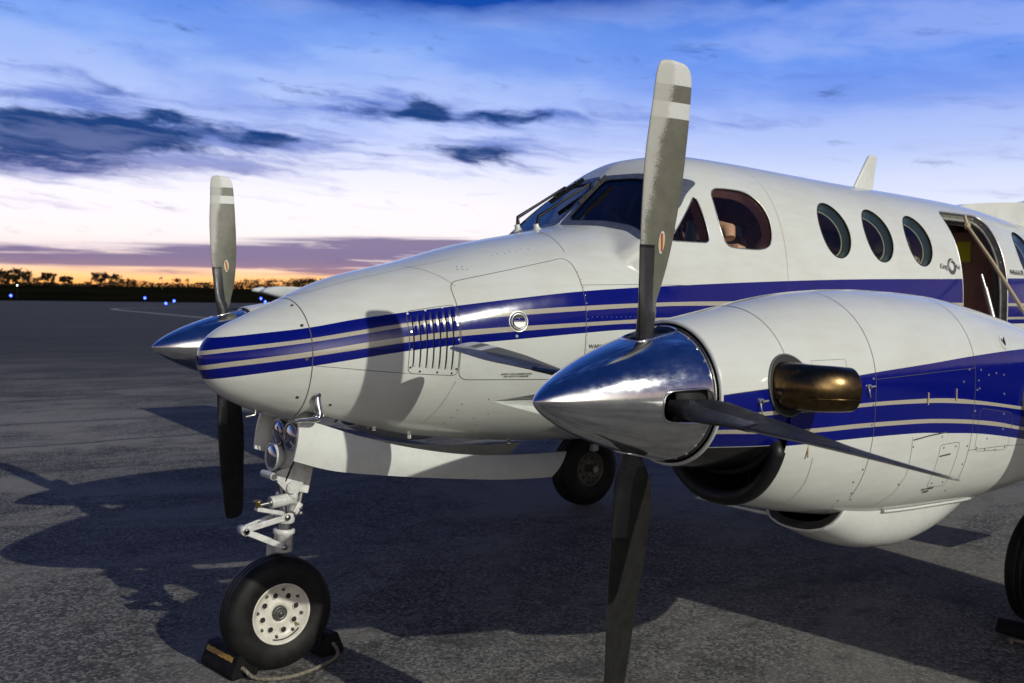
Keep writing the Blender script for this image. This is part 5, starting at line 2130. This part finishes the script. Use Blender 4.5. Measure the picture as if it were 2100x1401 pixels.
# fork arm on the far side of the wheel, and the axle
gear.bar((.036, .01, .575), (.030, .105, .565), .060, .050, 0, .012)
gear.bar((.032, .105, .585), (.006, .108, .266), .055, .030, 0, .010, (0, 1, 0))
gear.tube([(.004, .115, .270), (.004, -.05, .270)], .022, 14, 2)
# drag brace and its link
gear.bar((.160, -.015, .965), (.128, -.020, .835), .050, .035, 0, .006, (0, 1, 0))
gear.tube([(.125, -.02, .835), (.112, -.02, .775)], .012, 8, 2)
gear.bar((.108, -.03, .790), (.075, -.035, .745), .030, .045, 0, .006, (0, 1, 0))
for q in ((.103, -.050, .768), (.106, -.050, .742), (.085, -.050, .742)):
    gear.lathe([(0, .009), (.008, .009), (.009, .005), (.014, .005), (.0145, 0)], q, (0, -1, 0), 6, 2, False)
# bracket with the big bolt
gear.add([(-.02, -.058, .955), (.12, -.058, .995), (.125, -.058, .905), (.075, -.058, .815), (.045, -.058, .835), (-.015, -.058, .905),
          (-.02, -.040, .955), (.12, -.040, .995), (.125, -.040, .905), (.075, -.040, .815), (.045, -.040, .835), (-.015, -.040, .905)],
         [(0, 1, 2, 3, 4, 5), (6, 11, 10, 9, 8, 7)] + [(i, 6 + i, 6 + (i + 1) % 6, (i + 1) % 6) for i in range(6)], 0, False)
gear.tube([(-.035, -.06, .935), (-.035, .06, .935)], .018, 16)
gear.tube([(.055, -.068, .875), (.055, .05, .875)], .020, 12, 2)
gear.tube([(.055, -.074, .875), (.055, -.060, .875)], .030, 14, 0)
gear.tube([(-.035, -.066, .935), (-.035, -.05, .935)], .014, 10, 2)
gear.bar((-.035, -.045, .935), (.05, -.045, .878), .030, .016, 0, .004)
# hoses
gear.tube(arc([(.05, -.05, 1.18), (.075, -.07, 1.05), (.045, -.065, .96), (.02, -.05, .88), (.03, -.045, .80)], 8), .0045, 8, 3)
gear.tube(arc([(.02, .03, 1.16), (.035, -.02, 1.03), (.0, -.03, .95), (.005, -.035, .85), (.03, -.04, .79), (.04, -.05, .72)], 8), .004, 8, 3)
gear.tube([(.03 + .036 * math.cos(t) * .6, -.02 + .036 * math.sin(t), .842 - t * .0022) for t in np.linspace(0, 28, 120)], .004, 5, 3)
ng = gear.build('nose_gear', ['gearwhite', 'chrome', 'steel', 'rubber'], plane)
wheel(ng, (.004, 0, .270), .270, .160, .146, -1, 'rim', 8)
# torque links
for a, b, w in (((.038, .73), (-.160, .688), 0), ((-.160, .682), (.022, .588), 1)):
    m = MB()
    for s in (-1, 1):
        y1, y2 = (.045, .016) if w == 0 else (.016, .042)
        m.bar((a[0], s * y1, a[1]), (b[0], s * y2, b[1]), .012, .028, 0, .003)
    mid = ((a[0] + b[0]) / 2, 0, (a[1] + b[1]) / 2)
    m.bar((a[0] * .5 + b[0] * .5 - .02, 0, a[1] * .5 + b[1] * .5), (a[0] * .5 + b[0] * .5 + .02, 0, a[1] * .5 + b[1] * .5 + (-.004 if w else .004)), .05, .012, 0, .003)
    e = b if w == 0 else a
    m.lathe([(-.034, .016), (-.034, .019), (.034, .019), (.034, .016)], (e[0], 0, e[1]), (0, 1, 0), 18)
    m.lathe([(-.044, 0), (-.044, .011), (.044, .011), (.044, 0)], (e[0], 0, e[1]), (0, 1, 0), 12, 1)
    e = a if w == 0 else b
    m.lathe([(-.058, 0), (-.058, .014), (.058, .014), (.058, 0)], (e[0], 0, e[1]), (0, 1, 0), 12, 1)
    m.lathe([(-.052, .012), (-.052, .018), (-.034, .018), (-.034, .012)], (e[0], 0, e[1]), (0, 1, 0), 14)
    m.build('torque_link', ['gearwhite', 'steel'], ng)
# shimmy damper with its arm
m = MB()
m.tube([(-.050, -.055, .812), (.035, -.055, .818)], .029, 18)
m.tube([(-.058, -.055, .812), (-.044, -.055, .812)], .022, 14, 1)
m.tube([(-.05, -.055, .812), (-.112, -.055, .806)], .0075, 8, 1)
m.lathe([(-.012, .012), (.012, .014), (.014, .02), (.020, .02), (.022, 0)], (-.112, -.055, .808), (0, 0, 1), 12, 2)
m.bar((-.120, -.050, .790), (.015, -.045, .752), .040, .020, 0, .005)
m.build('shimmy_damper', ['gearwhite', 'steel', 'brass'], ng)
# landing and taxi lights
for c, r in (((.045, .066, 1.125), .062), ((.048, -.066, 1.120), .064), ((-.020, -.004, 1.020), .064)):
    m = MB()
    q = np.array(c)
    d = np.array([-.985, -.04, .06])
    m.lathe([(-.055, r * .45), (-.035, r * .85), (-.004, r * 1.06), (.006, r * 1.06), (.007, r * .94), (.001, r * .90)], q, d, 32, 0)
    m.lathe([(.001, r * .92), (.007, r * .78), (.012, r * .5), (.0145, r * .2), (.015, 0)], q, d, 32, 1)
    m.bar(q - d * .05, q - d * .09 + np.array([.02, 0, -.0]), .02, .02, 0, .004)
    m.build('landing_light', ['gearwhite' if c[2] < 1.1 else 'steel', 'lens'], ng)
# nose gear doors
for side in (-1, 1):
    top = [(.018, 1.222), (.12, 1.192), (.35, 1.112), (.62, 1.038), (.95, .974), (1.30, .942), (1.655, .928)]
    bot = [(-.015, 1.031), (.184, .966), (.45, .918), (.70, .880), (1.10, .828), (1.35, .806), (1.54, .797)]
    m = MB()
    ft, fb = arc(top, 8), arc(bot, 8)
    n = len(ft)
    rows = []
    for s in np.linspace(0, 1, 9):
        q = ft * (1 - s) + fb * s
        yy = .218 + .030 * math.sin(math.pi * s) * .6 + .012 * s
        rows.append(np.stack([q[:, 0], np.full(n, side * yy), q[:, 1]], -1))
    rows = np.array(rows)
    back = rows.copy()
    back[:, :, 1] -= side * .016
    k = 9
    v = np.concatenate([rows.reshape(-1, 3), back.reshape(-1, 3)])
    f = [(i * n + j, i * n + j + 1, (i + 1) * n + j + 1, (i + 1) * n + j) for i in range(k - 1) for j in range(n - 1)]
    o_ = k * n
    f += [tuple(o_ + i for i in q)[::-1] for q in f]
    m.add(v, f)
    e = [i for i in range(n)] + [i * n + n - 1 for i in range(1, k)] + [(k - 1) * n + j for j in range(n - 2, -1, -1)] + [i * n for i in range(k - 2, 0, -1)]
    m.add(v, [(a, b, b + o_, a + o_) for a, b in zip(e, e[1:] + e[:1])], 0, False)
    for x, z in ((.14, 1.17), (.42, 1.085), (.62, 1.03), (1.25, .952)):
        m.bar((x, side * .205, z + .05), (x + .02, side * .17, z + .13), .02, .012, 1, .003)
    m.build('gear_door', ['white', 'steel'], plane)

# main gear
for side in (-1, 1):
    m = MB()
    y = side * EY
    m.tube([(3.62, y - side * .02, 1.15), (3.72, y, .62)], [.075, .068], 18)
    m.tube([(3.72, y, .66), (3.735, y, .50)], .048, 18, 1)
    m.bar((3.73, y, .50), (3.73, y - side * .02, .33), .07, .06, 0, .012, (0, 1, 0))
    for s in (side,):
        m.bar((3.735, y + s * .135, .52), (3.73, y + s * .138, .32), .07, .024, 0, .008, (0, 1, 0))
    m.bar((3.735, y - .145, .515), (3.735, y + .145, .515), .07, .06, 0, .012)
    m.tube([(3.73, y - .15, .327), (3.73, y + .15, .327)], .028, 14, 2)
    m.bar((3.72, y, .85), (3.15, y, 1.08), .05, .05, 0, .008)
    m.bar((3.80, y, .72), (3.90, y, .60), .05, .02, 0, .004)
    m.bar((3.90, y, .60), (3.78, y, .50), .05, .02, 0, .004)
    mg = m.build('main_gear', ['gearwhite', 'chrome', 'steel'], plane)
    wheel(mg, (3.73, y, .325), .325, .215, .150, -1 if side > 0 else -1, 'rim_dark', 8)
    for s in (-1, 1):
        m = MB()
        a = R(8)
        m.box((3.55, y + s * .27, .83), (.95, .016, .13), ((1, 0, 0), (0, math.cos(a), s * math.sin(a)), (0, -s * math.sin(a), math.cos(a))), 0, .006)
        m.build('main_gear_door', 'white', plane)

# ================================================================== chocks and rope
def chock(m, p0, p1, w, h, mi=0):
    """trapezoid rubber block from p0 to p1"""
    p0, p1 = np.array(p0, float), np.array(p1, float)
    d = unit(np.append(p1 - p0, 0))
    s = np.array([-d[1], d[0], 0])
    pr_ = [(-w / 2, 0.004), (w / 2, 0.004), (w / 2, h * .25), (w * .22, h), (-w * .22, h), (-w / 2, h * .25)]
    pr_ = rounded(pr_, .012, 3)
    n = len(pr_)
    A = [np.append(p0, 0) + s * a + np.array([0, 0, b]) for a, b in pr_]
    B = [np.append(p1, 0) + s * a + np.array([0, 0, b]) for a, b in pr_]
    m.add(A + B, [(i, (i + 1) % n, n + (i + 1) % n, n + i) for i in range(n)] + [tuple(range(n))[::-1], tuple(range(n, 2 * n))], mi, False)
    return d, s


cs = empty('wheel_chocks', (0, 0, 0))
tag(cs, 'black rubber chocks with worn yellow stripes tied by a rope round the nose wheel', 'wheel chocks')
for (p0, p1), rev in ((((-.215, .235), (-.178, -.060)), 1), (((.262, .215), (.285, -.035)), -1)):
    m = MB()
    d, s = chock(m, p0, p1, .135, .115)
    P0, P1 = np.append(np.array(p0), 0), np.append(np.array(p1), 0)
    # worn paint on the sloping face towards the camera side
    fs = s if np.dot(s, (-1, 0, 0)) > 0 else -s
    q = []
    for t_, dd in ((.06, 0), (.90, 0)):
        for k_ in ((.135 * .27, .100), (.135 * .36, .070)):
            q.append(P0 + (P1 - P0) * t_ + fs * (k_[0] + .004) + np.array([0, 0, k_[1] + .004]))
    # ragged edges
    n = 18
    A, B = [], []
    rg = random.Random(3 + rev)
    for i in range(n):
        u = i / (n - 1)
        j1, j2 = rg.uniform(-.12, .12), rg.uniform(-.14, .14)
        lim = (u if rev > 0 else .55 + u * .42)
        a0_ = q[0] + (q[2] - q[0]) * lim
        b0_ = q[1] + (q[3] - q[1]) * lim
        A.append(a0_ + (b0_ - a0_) * (0.05 + abs(j1)))
        B.append(b0_ + (a0_ - b0_) * (0.05 + abs(j2)))
    m.add(A + B, [(i, i + 1, n + i + 1, n + i) for i in range(n - 1)], 1, False)
    m.build('chock', ['chockrub', 'chockyellow'], cs)
m = MB()
rp = arc([(-.198, -.04, .060), (-.185, -.075, .045), (-.155, -.115, .016), (-.09, -.165, .010), (.0, -.188, .010), (.10, -.172, .010), (.20, -.135, .010), (.270, -.098, .012), (.300, -.062, .030), (.289, -.030, .062)], 10)
nr_ = len(rp)
m.tube(rp, .0085, 8)
for ph in (0, 2.1, 4.2):
    tw_ = []
    for i, p in enumerate(rp):
        d = unit(rp[min(i + 1, nr_ - 1)] - rp[max(i - 1, 0)])
        a, b, _ = basis(d)
        t = i * .55 + ph
        tw_.append(p + .0045 * (math.cos(t) * a + math.sin(t) * b))
    m.tube(tw_, .0055, 6)
m.build('rope', 'rope', cs)

mc = empty('main_wheel_chock', (0, 0, 0))
tag(mc, 'dark rubber chock lying against the near main wheel under the wing', 'wheel chock')
m = MB()
chock(m, (3.40, -1.84), (3.405, -2.01), .10, .075)
m.build('chock', ['chockrub'], mc)
m = MB()
m.tube(arc([(3.38, -2.02, .05), (3.34, -2.09, .012), (3.30, -2.02, .010), (3.27, -1.95, .010), (3.24, -1.98, .010)], 8), .009, 7)
m.build('rope', 'rope', mc)
